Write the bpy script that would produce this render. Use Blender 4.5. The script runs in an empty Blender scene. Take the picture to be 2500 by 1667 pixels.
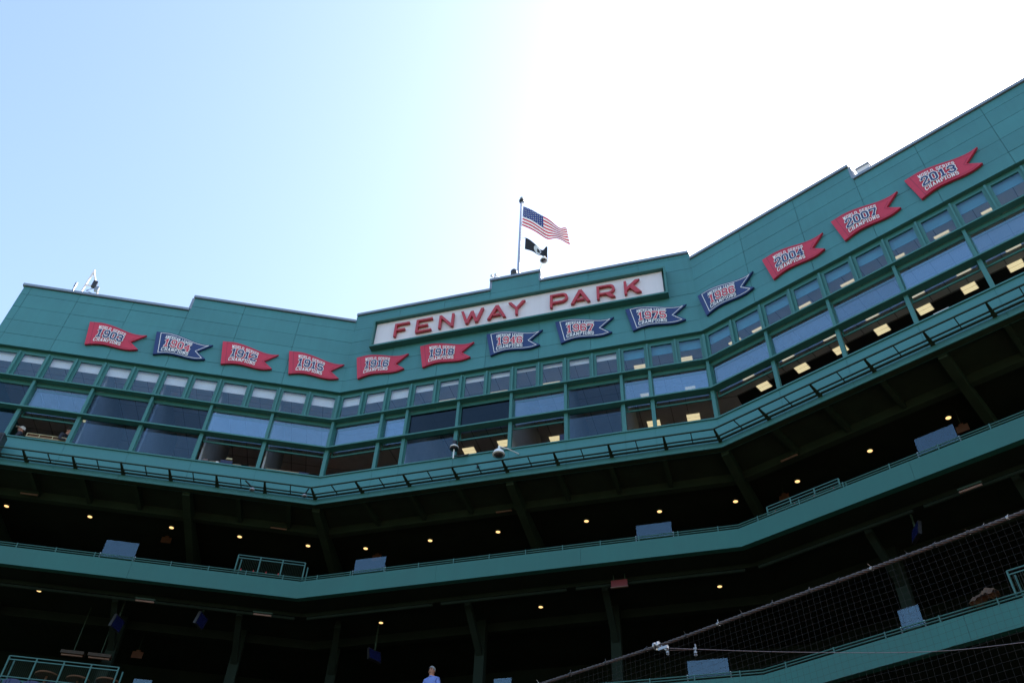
import bpy, bmesh, math, random
from mathutils import Vector, Matrix
random.seed(7)
scn = bpy.context.scene
# ------------------------------------------------------------------ camera, sky, sun, exposure
K = 0.87            # metres per drawing unit (all lengths below are in drawing units)
EYE = 1.7           # eye height of the photographer above the field, metres
cam = bpy.data.cameras.new('camera'); camo = bpy.data.objects.new('camera', cam)
scn.collection.objects.link(camo); scn.camera = camo
cam.sensor_width = 36.0; cam.lens = 2145.88/2500*36; cam.clip_start = 0.05; cam.clip_end = 3000
FW = Vector((0, .71072808, .70346684)); RT = Vector((.99886019, -.03357766, .03392425)); UP = Vector((-.04773169, -.70266502, .70991799))
camo.matrix_world = Matrix(((RT.x, UP.x, -FW.x, 0), (RT.y, UP.y, -FW.y, 0), (RT.z, UP.z, -FW.z, EYE), (0, 0, 0, 1)))
SUN_EL, SUN_AZ = 45.0, 60.0      # azimuth measured from the viewing direction towards the right
w = bpy.data.worlds.new('World'); scn.world = w; w.use_nodes = True
nt = w.node_tree; nt.nodes.clear()
sky = nt.nodes.new('ShaderNodeTexSky'); sky.sky_type = 'NISHITA'; sky.sun_disc = False
sky.sun_elevation = math.radians(SUN_EL); sky.sun_rotation = math.radians(SUN_AZ)
sky.air_density = 1.3; sky.dust_density = 2.4; sky.ozone_density = 1.2
bg = nt.nodes.new('ShaderNodeBackground'); bg.inputs[1].default_value = 0.15
wo = nt.nodes.new('ShaderNodeOutputWorld')
nt.links.new(sky.outputs[0], bg.inputs[0]); nt.links.new(bg.outputs[0], wo.inputs[0])
sun = bpy.data.lights.new('sun', 'SUN'); sun.energy = 4.0; sun.angle = math.radians(0.5); sun.color = (1, .95, .87)
suno = bpy.data.objects.new('sun', sun); scn.collection.objects.link(suno)
sd = Vector((math.sin(math.radians(SUN_AZ))*math.cos(math.radians(SUN_EL)), math.cos(math.radians(SUN_AZ))*math.cos(math.radians(SUN_EL)), math.sin(math.radians(SUN_EL))))
suno.rotation_euler = (-sd).to_track_quat('-Z', 'Y').to_euler(); suno.location = (20, 20, 60)
scn.view_settings.view_transform = 'Standard'; scn.view_settings.look = 'None'
scn.view_settings.exposure = 1.40; scn.view_settings.gamma = 1.0; scn.view_settings.use_curve_mapping = False

# ------------------------------------------------------------------ plan of the building
C1 = Vector((-6.65473, 26.16705)); C2 = Vector((6.77588, 21.86254))
DIR = {'A': Vector((-.98930084, -.14588987)), 'B': Vector((.95228583, -.30520762)), 'C': Vector((.72570522, -.68800577))}
ORG = {'A': C1, 'B': C1, 'C': C2}
NRM = {}
for p in 'ABC':
    d = DIR[p]; n = Vector((d.y, -d.x))
    if n.dot(ORG[p]) > 0: n = -n
    NRM[p] = n                       # points out of the facade, towards the field
LEN = {'A': 13.19, 'B': 14.1036, 'C': 15.4}
P0, P1, P2, PT = 25.79, 26.56, 26.94, 27.54
WH, R1, R2, SI, FB, LT, LB = 22.64, 21.22, 19.88, 18.59, 17.42, 14.62, 14.01
L2T, L2B = 10.19, 9.57
def isect(pa, pb, oa):
    a = ORG[pa] + NRM[pa]*oa; b = ORG[pb] + NRM[pb]*oa; da, db = DIR[pa], DIR[pb]
    det = da.x*(-db.y) + db.x*da.y
    r = b - a
    t = (r.x*(-db.y) + db.x*r.y)/det
    return a + da*t
def mit(p, end, out):                # u of the mitred corner of plane p at offset out
    if p == 'A': q = isect('A', 'B', out)
    elif p == 'C': q = isect('B', 'C', out)
    else: q = isect('A', 'B', out) if end == 0 else isect('B', 'C', out)
    return (q - ORG[p]).dot(DIR[p])
def WP(p, u, z, out=0.0):
    q = ORG[p] + DIR[p]*u + NRM[p]*out
    return Vector((q.x*K, q.y*K, z*K + EYE))

# ------------------------------------------------------------------ object helpers
COL = scn.collection
WL = {}
def tag(o, label, cat, group=None):
    o['label'] = label; o['category'] = cat
    if group: o['group'] = group
    return o
def empty(name, loc, label=None, cat=None, group=None, parent=None):
    o = bpy.data.objects.new(name, None); COL.objects.link(o); o.empty_display_size = .2
    loc = Vector(loc)
    if parent: o.parent = parent; o.location = loc - WL[parent.name]
    else: o.location = loc
    WL[o.name] = loc
    if label: tag(o, label, cat, group)
    return o
class MB:
    def __init__(s): s.v = []; s.f = []; s.m = []
    def add(s, vs, fs, mi=0):
        b = len(s.v); s.v += [Vector(v) for v in vs]; s.f += [[i+b for i in f] for f in fs]; s.m += [mi]*len(fs); return s
    def hexa(s, c, mi=0):            # eight corners: four bottom, four top
        return s.add(c, [(0, 3, 2, 1), (4, 5, 6, 7), (0, 1, 5, 4), (1, 2, 6, 5), (2, 3, 7, 6), (3, 0, 4, 7)], mi)
    def box(s, p, u0, u1, z0, z1, o0, o1, mi=0):
        return s.hexa([WP(p, u0, z0, o0), WP(p, u1, z0, o0), WP(p, u1, z0, o1), WP(p, u0, z0, o1),
                       WP(p, u0, z1, o0), WP(p, u1, z1, o0), WP(p, u1, z1, o1), WP(p, u0, z1, o1)], mi)
    def seg(s, p, o0, o1, z0, z1, u0=None, u1=None, mi=0):
        def U(e, o):
            if e == 0: return mit(p, 0, o) if u0 is None else u0
            if u1 is not None: return u1
            return mit(p, 1, o) if p == 'B' else LEN[p]
        return s.hexa([WP(p, U(0, o0), z0, o0), WP(p, U(1, o0), z0, o0), WP(p, U(1, o1), z0, o1), WP(p, U(0, o1), z0, o1),
                       WP(p, U(0, o0), z1, o0), WP(p, U(1, o0), z1, o0), WP(p, U(1, o1), z1, o1), WP(p, U(0, o1), z1, o1)], mi)
    def wbox(s, c, sx, sy, sz, rz=0.0, mi=0, tilt=0.0):     # world box, metres, centre c
        R = Matrix.Rotation(rz, 3, 'Z') @ Matrix.Rotation(tilt, 3, 'X'); c = Vector(c)
        q = [c + R @ Vector((x*sx/2, y*sy/2, z*sz/2)) for z in (-1, 1) for x, y in ((-1, -1), (1, -1), (1, 1), (-1, 1))]
        return s.hexa(q, mi)
    def bar(s, a, b, r, n=8, mi=0, r2=None):
        a = Vector(a); b = Vector(b); r2 = r if r2 is None else r2
        q = (b-a).to_track_quat('Z', 'Y').to_matrix()
        vs = [a + q @ Vector((r*math.cos(2*math.pi*i/n), r*math.sin(2*math.pi*i/n), 0)) for i in range(n)]
        vs += [b + q @ Vector((r2*math.cos(2*math.pi*i/n), r2*math.sin(2*math.pi*i/n), 0)) for i in range(n)]
        fs = [(i, (i+1) % n, n+(i+1) % n, n+i) for i in range(n)] + [tuple(range(n-1, -1, -1)), tuple(range(n, 2*n))]
        return s.add(vs, fs, mi)
    def tube(s, pts, r, n=8, mi=0):
        for a, b in zip(pts[:-1], pts[1:]): s.bar(a, b, r, n, mi)
        return s
    def lathe(s, c, prof, n=16, axis=(0, 0, 1), mi=0):
        q = Vector(axis).to_track_quat('Z', 'Y').to_matrix(); c = Vector(c); vs = []
        for r, h in prof:
            vs += [c + q @ Vector((r*math.cos(2*math.pi*i/n), r*math.sin(2*math.pi*i/n), h)) for i in range(n)]
        fs = []
        for k in range(len(prof)-1):
            fs += [(k*n+i, k*n+(i+1) % n, (k+1)*n+(i+1) % n, (k+1)*n+i) for i in range(n)]
        fs += [tuple(range(n-1, -1, -1)), tuple(range((len(prof)-1)*n, len(prof)*n))]
        return s.add(vs, fs, mi)
    def build(s, name, mats, parent=None, smooth=False, recalc=True, base=None):
        if not isinstance(mats, (list, tuple)): mats = [mats]
        xs = [v.x for v in s.v]; ys = [v.y for v in s.v]; zs = [v.z for v in s.v]
        c = Vector(((min(xs)+max(xs))/2, (min(ys)+max(ys))/2, min(zs))) if base is None else Vector(base)
        me = bpy.data.meshes.new(name)
        me.from_pydata([v-c for v in s.v], [], s.f)
        for m in mats: me.materials.append(M[m])
        for pl, mi in zip(me.polygons, s.m): pl.material_index = mi
        if recalc:
            bm = bmesh.new(); bm.from_mesh(me); bmesh.ops.recalc_face_normals(bm, faces=bm.faces); bm.to_mesh(me); bm.free()
        if smooth:
            for pl in me.polygons: pl.use_smooth = True
        me.update()
        o = bpy.data.objects.new(name, me); COL.objects.link(o)
        if parent: o.parent = parent; o.location = c - WL[parent.name]
        else: o.location = c
        WL[o.name] = c
        return o

# ------------------------------------------------------------------ materials
M = {}
def mat(name, col, rough=.5, metal=0.0, var=.08, scale=3.0, emit=None, spec=.5, dirt=0.0, bump=0.0):
    m = bpy.data.materials.new(name); m.use_nodes = True; t = m.node_tree; b = t.nodes['Principled BSDF']
    b.inputs['Roughness'].default_value = rough; b.inputs['Metallic'].default_value = metal
    b.inputs['Specular IOR Level'].default_value = spec
    geo = t.nodes.new('ShaderNodeNewGeometry')
    nz = t.nodes.new('ShaderNodeTexNoise'); nz.inputs['Scale'].default_value = scale; nz.inputs['Detail'].default_value = 5
    t.links.new(geo.outputs['Position'], nz.inputs['Vector'])
    rp = t.nodes.new('ShaderNodeValToRGB')
    rp.color_ramp.elements[0].position = .3; rp.color_ramp.elements[1].position = .7
    rp.color_ramp.elements[0].color = (*[c*(1-var) for c in col], 1); rp.color_ramp.elements[1].color = (*[min(1, c*(1+var)) for c in col], 1)
    t.links.new(nz.outputs['Fac'], rp.inputs['Fac'])
    out = rp.outputs['Color']
    if dirt:                          # vertical rain streaks
        mp = t.nodes.new('ShaderNodeMapping'); mp.inputs['Scale'].default_value = (6, 6, .35)
        n2 = t.nodes.new('ShaderNodeTexNoise'); n2.inputs['Scale'].default_value = 1.3; n2.inputs['Detail'].default_value = 6
        t.links.new(geo.outputs['Position'], mp.inputs['Vector']); t.links.new(mp.outputs['Vector'], n2.inputs['Vector'])
        r2 = t.nodes.new('ShaderNodeValToRGB'); r2.color_ramp.elements[0].position = .42; r2.color_ramp.elements[1].position = .66
        r2.color_ramp.elements[0].color = (1-dirt,)*3+(1,); r2.color_ramp.elements[1].color = (1, 1, 1, 1)
        t.links.new(n2.outputs['Fac'], r2.inputs['Fac'])
        mx = t.nodes.new('ShaderNodeMix'); mx.data_type = 'RGBA'; mx.blend_type = 'MULTIPLY'; mx.inputs[0].default_value = 1
        t.links.new(out, mx.inputs[6]); t.links.new(r2.outputs['Color'], mx.inputs[7]); out = mx.outputs[2]
    t.links.new(out, b.inputs['Base Color'])
    rr = t.nodes.new('ShaderNodeMapRange'); rr.inputs[3].default_value = max(0, rough-.08); rr.inputs[4].default_value = min(1, rough+.08)
    t.links.new(nz.outputs['Fac'], rr.inputs[0]); t.links.new(rr.outputs[0], b.inputs['Roughness'])
    if bump:
        bp = t.nodes.new('ShaderNodeBump'); bp.inputs['Strength'].default_value = bump; bp.inputs['Distance'].default_value = .02
        n3 = t.nodes.new('ShaderNodeTexNoise'); n3.inputs['Scale'].default_value = 40
        t.links.new(geo.outputs['Position'], n3.inputs['Vector'])
        t.links.new(n3.outputs['Fac'], bp.inputs['Height']); t.links.new(bp.outputs['Normal'], b.inputs['Normal'])
    if emit:
        b.inputs['Emission Color'].default_value = (*emit[:3], 1); b.inputs['Emission Strength'].default_value = emit[3]
    M[name] = m
    return m
def vary(name, amt):
    t = M[name].node_tree; b = t.nodes['Principled BSDF']; src = b.inputs['Base Color'].links[0].from_socket
    oi = t.nodes.new('ShaderNodeObjectInfo'); mr = t.nodes.new('ShaderNodeMapRange'); mr.inputs[3].default_value = 1-amt; mr.inputs[4].default_value = 1+amt
    hs = t.nodes.new('ShaderNodeHueSaturation')
    t.links.new(oi.outputs['Random'], mr.inputs[0]); t.links.new(mr.outputs[0], hs.inputs['Value']); t.links.new(src, hs.inputs['Color']); t.links.new(hs.outputs[0], b.inputs['Base Color'])
def glass(name, refl, tint, rough=.0):
    m = bpy.data.materials.new(name); m.use_nodes = True; t = m.node_tree; t.nodes.clear()
    o = t.nodes.new('ShaderNodeOutputMaterial'); mx = t.nodes.new('ShaderNodeMixShader')
    tr = t.nodes.new('ShaderNodeBsdfTransparent'); tr.inputs[0].default_value = (*tint, 1)
    gl = t.nodes.new('ShaderNodeBsdfGlossy'); gl.inputs['Roughness'].default_value = rough; gl.inputs[0].default_value = (.62, .86, 1, 1)
    fr = t.nodes.new('ShaderNodeLayerWeight'); fr.inputs[0].default_value = .5
    pw = t.nodes.new('ShaderNodeMath'); pw.operation = 'POWER'; pw.inputs[1].default_value = 4.0
    ad = t.nodes.new('ShaderNodeMath'); ad.operation = 'MULTIPLY_ADD'; ad.inputs[1].default_value = 1-refl; ad.inputs[2].default_value = refl; ad.use_clamp = True
    t.links.new(fr.outputs['Facing'], pw.inputs[0]); t.links.new(pw.outputs[0], ad.inputs[0]); t.links.new(ad.outputs[0], mx.inputs[0])
    t.links.new(tr.outputs[0], mx.inputs[1]); t.links.new(gl.outputs[0], mx.inputs[2]); t.links.new(mx.outputs[0], o.inputs[0])
    geo = t.nodes.new('ShaderNodeNewGeometry'); nz = t.nodes.new('ShaderNodeTexNoise'); nz.inputs['Scale'].default_value = 1.2
    bp = t.nodes.new('ShaderNodeBump'); bp.inputs['Strength'].default_value = .02; bp.inputs['Distance'].default_value = .02
    t.links.new(geo.outputs['Position'], nz.inputs['Vector']); t.links.new(nz.outputs['Fac'], bp.inputs['Height']); 
    if rough == 0: t.links.new(bp.outputs[0], gl.inputs['Normal'])
    M[name] = m
GREEN = (.049, .215, .238)
mat('green_panel', GREEN, .55, var=.07, scale=1.1, dirt=.045, bump=.05)
vary('green_panel', .045)
mat('green_steel', (.038, .172, .168), .45, var=.06, scale=2)
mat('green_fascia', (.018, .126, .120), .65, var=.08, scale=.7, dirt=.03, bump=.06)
mat('green_band', (.042, .196, .214), .55, var=.06, scale=1.0, bump=.04)
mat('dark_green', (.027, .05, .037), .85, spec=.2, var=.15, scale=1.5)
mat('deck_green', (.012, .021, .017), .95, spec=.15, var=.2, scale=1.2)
mat('heater_brown', (.035, .022, .014), .7)
mat('rail_green', (.024, .115, .108), .5, var=.08, scale=4)
mat('joint', (.041, .174, .178), .8)
mat('coping', (.24, .28, .34), .35, metal=.3, var=.08)
mat('sign_white', (.74, .69, .74), .5, var=.03, scale=1, dirt=.04)
mat('letter_red', (.46, .035, .05), .45, var=.06)
mat('pennant_red', (.56, .024, .062), .45, var=.05)
mat('pennant_navy', (.011, .034, .15), .4, var=.08)
mat('print_white', (.86, .85, .86), .5, var=.02)
mat('print_navy', (.02, .035, .14), .5)
mat('print_red', (.55, .05, .09), .5)
mat('line_dark_red', (.25, .012, .045), .5)
mat('ceiling_tile', (.58, .55, .53), .9, var=.05, scale=4)
mat('ceiling_line', (.2, .19, .18), .9)
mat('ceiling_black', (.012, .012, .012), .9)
mat('interior_wall', (.07, .072, .07), .9)
mat('carpet', (.16, .155, .15), .95, var=.15, scale=8)
mat('partition', (.42, .43, .47), .8)
mat('blind_white', (.86, .86, .86), .8, var=.02)
mat('blind_teal', (.06, .26, .36), .8)
mat('desk_tan', (.28, .21, .13), .6)
mat('yellow_frame', (.42, .36, .2), .5)
mat('wood_dark', (.12, .045, .015), .6)
mat('black_plastic', (.015, .015, .02), .35)
mat('white_plastic', (.78, .79, .82), .35, var=.03)
mat('smoked', (.06, .05, .06), .08, spec=.8)
mat('galvanised', (.30, .31, .33), .35, metal=.8, var=.15, scale=30)
mat('wire_rope', (.065, .054, .053), .45, metal=.5, var=.3, scale=60)
mat('stay_steel', (.16, .16, .18), .4, metal=.6)
mat('white_steel', (.8, .74, .74), .4, var=.04)
mat('pole_grey', (.38, .40, .50), .35, metal=.2)
mat('flag_red', (.52, .02, .05), .8); mat('flag_white', (.8, .8, .82), .8); mat('flag_blue', (.02, .04, .19), .8); mat('flag_black', (.012, .012, .016), .8)
mat('net_cord', (.016, .015, .017), .8)
mat('troffer', (.8, .75, .6), .6, emit=(1, .86, .5, .27))
mat('troffer_frame', (.7, .7, .68), .5)
mat('downlight', (.9, .8, .6), .5, emit=(1, .6, .24, .62))
mat('dead_tube', (.2, .12, .10), .5)
mat('seat_blue', (.012, .02, .09), .4)
mat('sign_orange', (.085, .03, .014), .6)
mat('exit_red', (.13, .006, .01), .5)
mat('screen_blue', (.006, .009, .045), .25, emit=(.05, .08, .55, .004))
mat('skin', (.42, .20, .14), .55, var=.06, scale=12); mat('hair_grey', (.30, .32, .34), .8); mat('hair_dark', (.02, .015, .012), .7)
mat('shirt_blue', (.16, .24, .62), .8, var=.1, scale=12); mat('trousers', (.03, .03, .04), .85); mat('jacket_dark', (.02, .022, .035), .8); mat('cap_white', (.6, .58, .55), .7)
mat('cloth_brown', (.09, .052, .033), .9, var=.3, scale=9)
mat('paper', (.8, .82, .85), .7)
mat('cone_red', (.5, .03, .03), .5)
mat('grass', (.035, .06, .02), .9, var=.3, scale=.3); mat('clay', (.28, .13, .07), .9, var=.2, scale=.5); mat('roof_grey', (.3, .3, .31), .9)
glass('glass_top', .06, (.92, .93, .95)); glass('glass_mid', .13, (.86, .88, .9)); glass('glass_mid2', .10, (.86, .88, .9)); glass('glass_mid3', .16, (.84, .88, .92)); glass('glass_closed', .03, (.70, .78, .88)); glass('glass_low', .045, (.75, .82, .9)); glass('glass_dark', .035, (.25, .26, .32)); glass('acrylic', .06, (.85, .9, .95), .06)

for nme in ('flag_red', 'flag_white', 'flag_blue'):
    t = M[nme].node_tree; b = t.nodes['Principled BSDF']; o = t.nodes['Material Output']
    tl = t.nodes.new('ShaderNodeBsdfTranslucent'); mx = t.nodes.new('ShaderNodeMixShader'); mx.inputs[0].default_value = .10
    src = b.inputs['Base Color'].links[0].from_socket
    t.links.new(src, tl.inputs[0]); t.links.new(b.outputs[0], mx.inputs[1]); t.links.new(tl.outputs[0], mx.inputs[2]); t.links.new(mx.outputs[0], o.inputs[0])
# ------------------------------------------------------------------ setting
g = MB().add([(-400, -400, 0), (400, -400, 0), (400, 400, 0), (-400, 400, 0)], [(0, 1, 2, 3)]).build('field', 'grass'); g['kind'] = 'structure'
g = MB(); n = 48
g.add([(17*math.cos(2*math.pi*i/n)*1.0, -6+17*math.sin(2*math.pi*i/n), .004) for i in range(n)], [tuple(range(n))])
g = g.build('infield_dirt', 'clay'); g['kind'] = 'structure'

bw = MB()
for p in 'ABC':
    far = {'A': 34, 'B': None, 'C': 34}[p]; NR = 12
    for k in range(NR):
        o0 = .6+15*k/NR; o1 = .6+15*(k+1)/NR; zt = 4.6-6.3*k/NR; zb = 4.6-6.3*(k+1)/NR
        bw.seg(p, o0, o1, zb-.6, zb, None, far)
bw = bw.build('seating_bowl', 'deck_green'); bw['kind'] = 'structure'
# ------------------------------------------------------------------ grandstand
gs = empty('grandstand', WP('B', 7, 0, -4) - Vector((0, 0, EYE)), 'dark green steel grandstand with a three-sided press box, window rows and two open balconies', 'grandstand')
JU = {'A': [0, 2.28, 4.6, 6.72, 8.9, 11.0, 12.9, 13.19], 'B': [0, 2.0, 3.98, 5.95, 8.06, 10.05, 12.07, 14.1036], 'C': [0, 2.16, 4.39, 6.6, 8.74, 10.92, 13.1, 15.4]}
JZ = [WH, 23.23, 23.94, 24.66, 25.37, 26.08, 26.8]
def top_at(p, u):
    if p == 'A': return P1 if u < 6.72 else P0
    if p == 'C': return P1 if u < 6.6 else P0
    return PT if 5.95 < u < 8.06 else P2
for p in 'ABC':
    b = MB()
    for u0, u1 in zip(JU[p][:-1], JU[p][1:]):
        t = top_at(p, (u0+u1)/2)
        a0 = None if (u0 == 0) else u0; a1 = None if (p == 'B' and u1 > 14) else u1
        b.seg(p, -.045, -.3, WH, t, a0, a1)
    wall = b.build('upper_wall', 'joint', gs)
    gp = .006
    for ci, (u0, u1) in enumerate(zip(JU[p][:-1], JU[p][1:])):
        t = top_at(p, (u0+u1)/2)
        zz = [z for z in JZ if z < t-.12] + [t]
        for z0, z1 in zip(zz[:-1], zz[1:]):
            e = random.uniform(-.004, .004)
            x0 = None if u0 == 0 else u0+gp; x1 = None if (p == 'B' and u1 > 14) else u1-gp
            MB().seg(p, e, -.04, z0+(gp if z0 > WH else 0), z1-gp, x0, x1).build('wall_panel', 'green_panel', wall)
    # coping runs
    runs = {'A': [(None, 6.72, P1), (6.72, 13.25, P0)], 'B': [(None, 5.95, P2), (5.90, 8.11, PT), (8.06, None, P2)], 'C': [(None, 6.6, P1), (6.6, 15.4, P0)]}[p]
    for u0, u1, t in runs:
        MB().seg(p, .07, -.36, t+.012, t+.13, u0, u1).build('coping', 'coping', gs)
    for u, za, zb in {'A': [(6.72, P0, P1)], 'B': [(5.95, P2, PT), (8.06, P2, PT), (0.0, P1, P2), (14.10, P1, P2)], 'C': [(6.6, P0, P1)]}[p]:
        if p == 'B' and u in (0.0, 14.10): continue
        MB().box(p, u-.05, u+.05, za+.135, zb, .01, -.33).build('coping', 'coping', gs)
# left end of the press box and its roof
MB().box('A', 13.10, 13.19, FB, P0, -.3, -6).build('end_wall', 'green_panel', gs)
for p in 'ABC': MB().seg(p, -.3, -6, 24.6, 24.8).build('roof', 'roof_grey', gs)
for p in 'ABC':
    MB().seg(p, -5.6, -5.8, 17.7, 24.6).build('rear_wall', 'interior_wall', gs)
    MB().seg(p, -.32, -5.6, 17.72, 17.86).build('press_box_floor', 'carpet', gs)

# window grid
H1 = {'A': [0, 1.12, 2.27, 3.40, 4.53, 5.63, 6.70, 7.77, 8.85, 9.90, 10.93, 11.98, 13.1], 'B': [14.1036*i/14 for i in range(15)], 'C': [0, 1.1, 2.25, 3.36, 4.48, 5.59, 6.69, 7.77, 8.86, 9.92, 10.99, 12.05, 13.1, 14.2, 15.3]}
B2 = {'A': [(0, 2), (2, 4), (4, 6), (6, 8), (8, 10), (10, 12)], 'B': [(0, 2), (2, 3), (3, 5), (5, 7), (7, 9), (9, 11), (11, 12), (12, 14)], 'C': [(0, 2), (2, 4), (4, 6), (6, 8), (8, 10), (10, 12), (12, 14)]}
OPEN = {'A': [1, 1, 0, 0, 1, 0], 'B': [1, 1, 0, 2, 1, 0, 1, 1], 'C': [1]*7}
for p in 'ABC':
    hs = H1[p]
    # head frame, transoms, sill
    MB().seg(p, -.16, -.26, WH-.16, WH-.002).build('window_head', 'green_steel', gs)
    r = MB().seg(p, .09, -.16, R1-.055, R1).seg(p, -.17, -.24, R1-.19, R1-.057).build('transom', 'green_steel', gs)
    r = MB().seg(p, .11, -.21, R2-.055, R2).build('transom', 'green_steel', gs)
    MB().seg(p, .045, -.3, SI-.05, SI).build('sill', 'green_steel', gs)
    sb_ = MB().seg(p, -.012, -.3, FB, SI-.052).build('sill_band', 'joint', gs)
    cuts = [0]+[hs[j] for i, j in B2[p]]
    for ci, (ua, ub_) in enumerate(zip(cuts[:-1], cuts[1:])):
        last = ub_ == cuts[-1]
        MB().seg(p, 0, -.01, FB+.001, SI-.053, None if ci == 0 else ua+.005, (None if p != 'A' else 13.19) if last else ub_-.005).build('band_sheet', 'green_band', sb_)
    # upper row: mullion ridge + window frame with pane and blind
    for i, u in enumerate(hs):
        if p == 'C' and i == 0: continue
        MB().box(p, u-.03, u+.03, R1+.002, WH-.162, -.02, -.24).build('mullion', 'green_steel', gs)
    for i in range(len(hs)-1):
        a, b_ = hs[i]+.032, hs[i+1]-.032
        fr = MB(); z0, z1 = R1+.003, WH-.163; fw = .10; oo, oi = -.13, -.2
        fr.box(p, a, a+fw, z0, z1, oo, oi).box(p, b_-fw, b_, z0, z1, oo, oi).box(p, a+fw, b_-fw, z1-.05, z1, oo, oi).box(p, a+fw, b_-fw, z0, z0+.04, oo, oi)
        wn = fr.build('window', 'green_steel', gs)
        MB().box(p, a+fw+.002, b_-fw-.002, z0+.042, z1-.052, -.165, -.172).build('pane', 'glass_top', wn)
        if p == 'A': bz, bm_ = (22.06 if i not in (9, 10) else 22.12), 'blind_white'
        elif p == 'B': bz, bm_ = ([22.03]*3+[22.2, 22.28, 22.2, 22.26, 22.34, 22.33, 22.22, 22.2, 22.05, 22.04, 22.05])[i], ('blind_white' if i < 11 else 'blind_teal')
        else: bz, bm_ = 22.05, 'blind_teal'
        MB().box(p, a+.06, b_-.06, bz+random.uniform(-.03, .04), WH-.12, -.27, -.285).build('blind', bm_, wn)
    # middle and lower rows
    if p == 'B':
        MB().box(p, hs[14]-.05, hs[14]+.05, R2+.002, R1-.058, .0, -.165).build('mullion', 'green_steel', gs)
        MB().box(p, hs[14]-.065, hs[14]+.065, SI+.002, R2-.062, -.03, -.17).build('mullion', 'green_steel', gs)
    for k, (i, j) in enumerate(B2[p]):
        a, b_ = hs[i], hs[j]
        if not (p in 'C' and i == 0) :
            MB().box(p, a-.05, a+.05, R2+.002, R1-.058, .0, -.165).build('mullion', 'green_steel', gs)
            MB().box(p, a-.065, a+.065, SI+.002, R2-.062, -.03, -.17).build('mullion', 'green_steel', gs)
        op = OPEN[p][k]
        x0, x1 = a+.052, b_-.052
        fr = MB().box(p, x0, x0+.03, R2+.003, R1-.193, -.18, -.21).box(p, x1-.03, x1, R2+.003, R1-.193, -.18, -.21).box(p, x0+.03, x1-.03, R1-.22, R1-.193, -.18, -.21)
        wn = fr.build('window', 'green_steel', gs)
        dark = p == 'B' and k in (2, 3)
        MB().box(p, x0+.032, x1-.032, R2+.003, R1-.222, -.19, -.197).build('pane', 'glass_dark' if dark else (random.choice(('glass_mid', 'glass_mid2', 'glass_mid3')) if op else 'glass_closed'), wn)
        x0, x1 = a+.067, b_-.067
        if op:
            z0, z1 = R2-.27, R1-.30
            if op == 2: z0, z1 = R2-.40, R1-.30
            sf = MB().box(p, x0, x1, z0, z0+.06, -.25, -.29).box(p, x0, x1, z1-.06, z1, -.25, -.29).box(p, x0, x0+.05, z0+.06, z1-.06, -.25, -.29).box(p, x1-.05, x1, z0+.06, z1-.06, -.25, -.29)
            wn = sf.build('sash', 'green_steel', gs)
            MB().box(p, x0+.052, x1-.052, z0+.062, z1-.062, -.268, -.274).build('pane', 'glass_mid', wn)
        else:
            z0, z1 = SI+.003, R2-.065
            sf = MB().box(p, x0, x1, z0, z0+.05, -.12, -.17).box(p, x0, x0+.04, z0+.05, z1, -.12, -.17).box(p, x1-.04, x1, z0+.05, z1, -.12, -.17)
            wn = sf.build('window', 'green_steel', gs)
            MB().box(p, x0+.042, x1-.042, z0+.052, z1, -.14, -.147).build('pane', 'glass_low', wn)
    for za, zb_, oa, ob_ in ((R1+.002, WH-.162, -.03, -.245), (R2+.002, R1-.192, -.03, -.22), (SI+.002, R2-.057, -.04, -.2)):
        MB().seg(p, oa, ob_, za, zb_, None, .045).build('corner_post', 'green_steel', gs)
        if p == 'B': MB().seg(p, oa, ob_, za, zb_, 14.1036-.045, None).build('corner_post', 'green_steel', gs)
    # ceiling inside: tiles as long strips, with a black rear part on the right
    cut = 3.72 if p == 'C' else 5.6
    cb = MB().seg(p, -.3, -cut, 22.56, 22.62)
    ce = cb.build('press_box_ceiling', 'ceiling_tile', gs)
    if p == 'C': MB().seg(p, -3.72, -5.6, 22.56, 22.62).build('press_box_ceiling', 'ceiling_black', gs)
    nb = MB(); L = LEN[p]
    for i in range(1, int(L/.62)): nb.box(p, i*.62-.012, i*.62+.012, 22.54, 22.558, -.5, -cut)
    for k in range(1, int(cut/1.24)+1): nb.seg(p, -k*1.24, -k*1.24-.024, 22.53, 22.538)
    nb.build('ceiling_grid', 'ceiling_line', ce)
for p, us in (('A', (2.27, 4.53, 6.70, 8.85)), ('B', (3.02, 7.05, 9.07, 11.08))):
    for u in us: MB().box(p, u-.12, u-.05, 17.87, 22.55, -.55, -4.4).build('partition', 'partition', gs)

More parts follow.
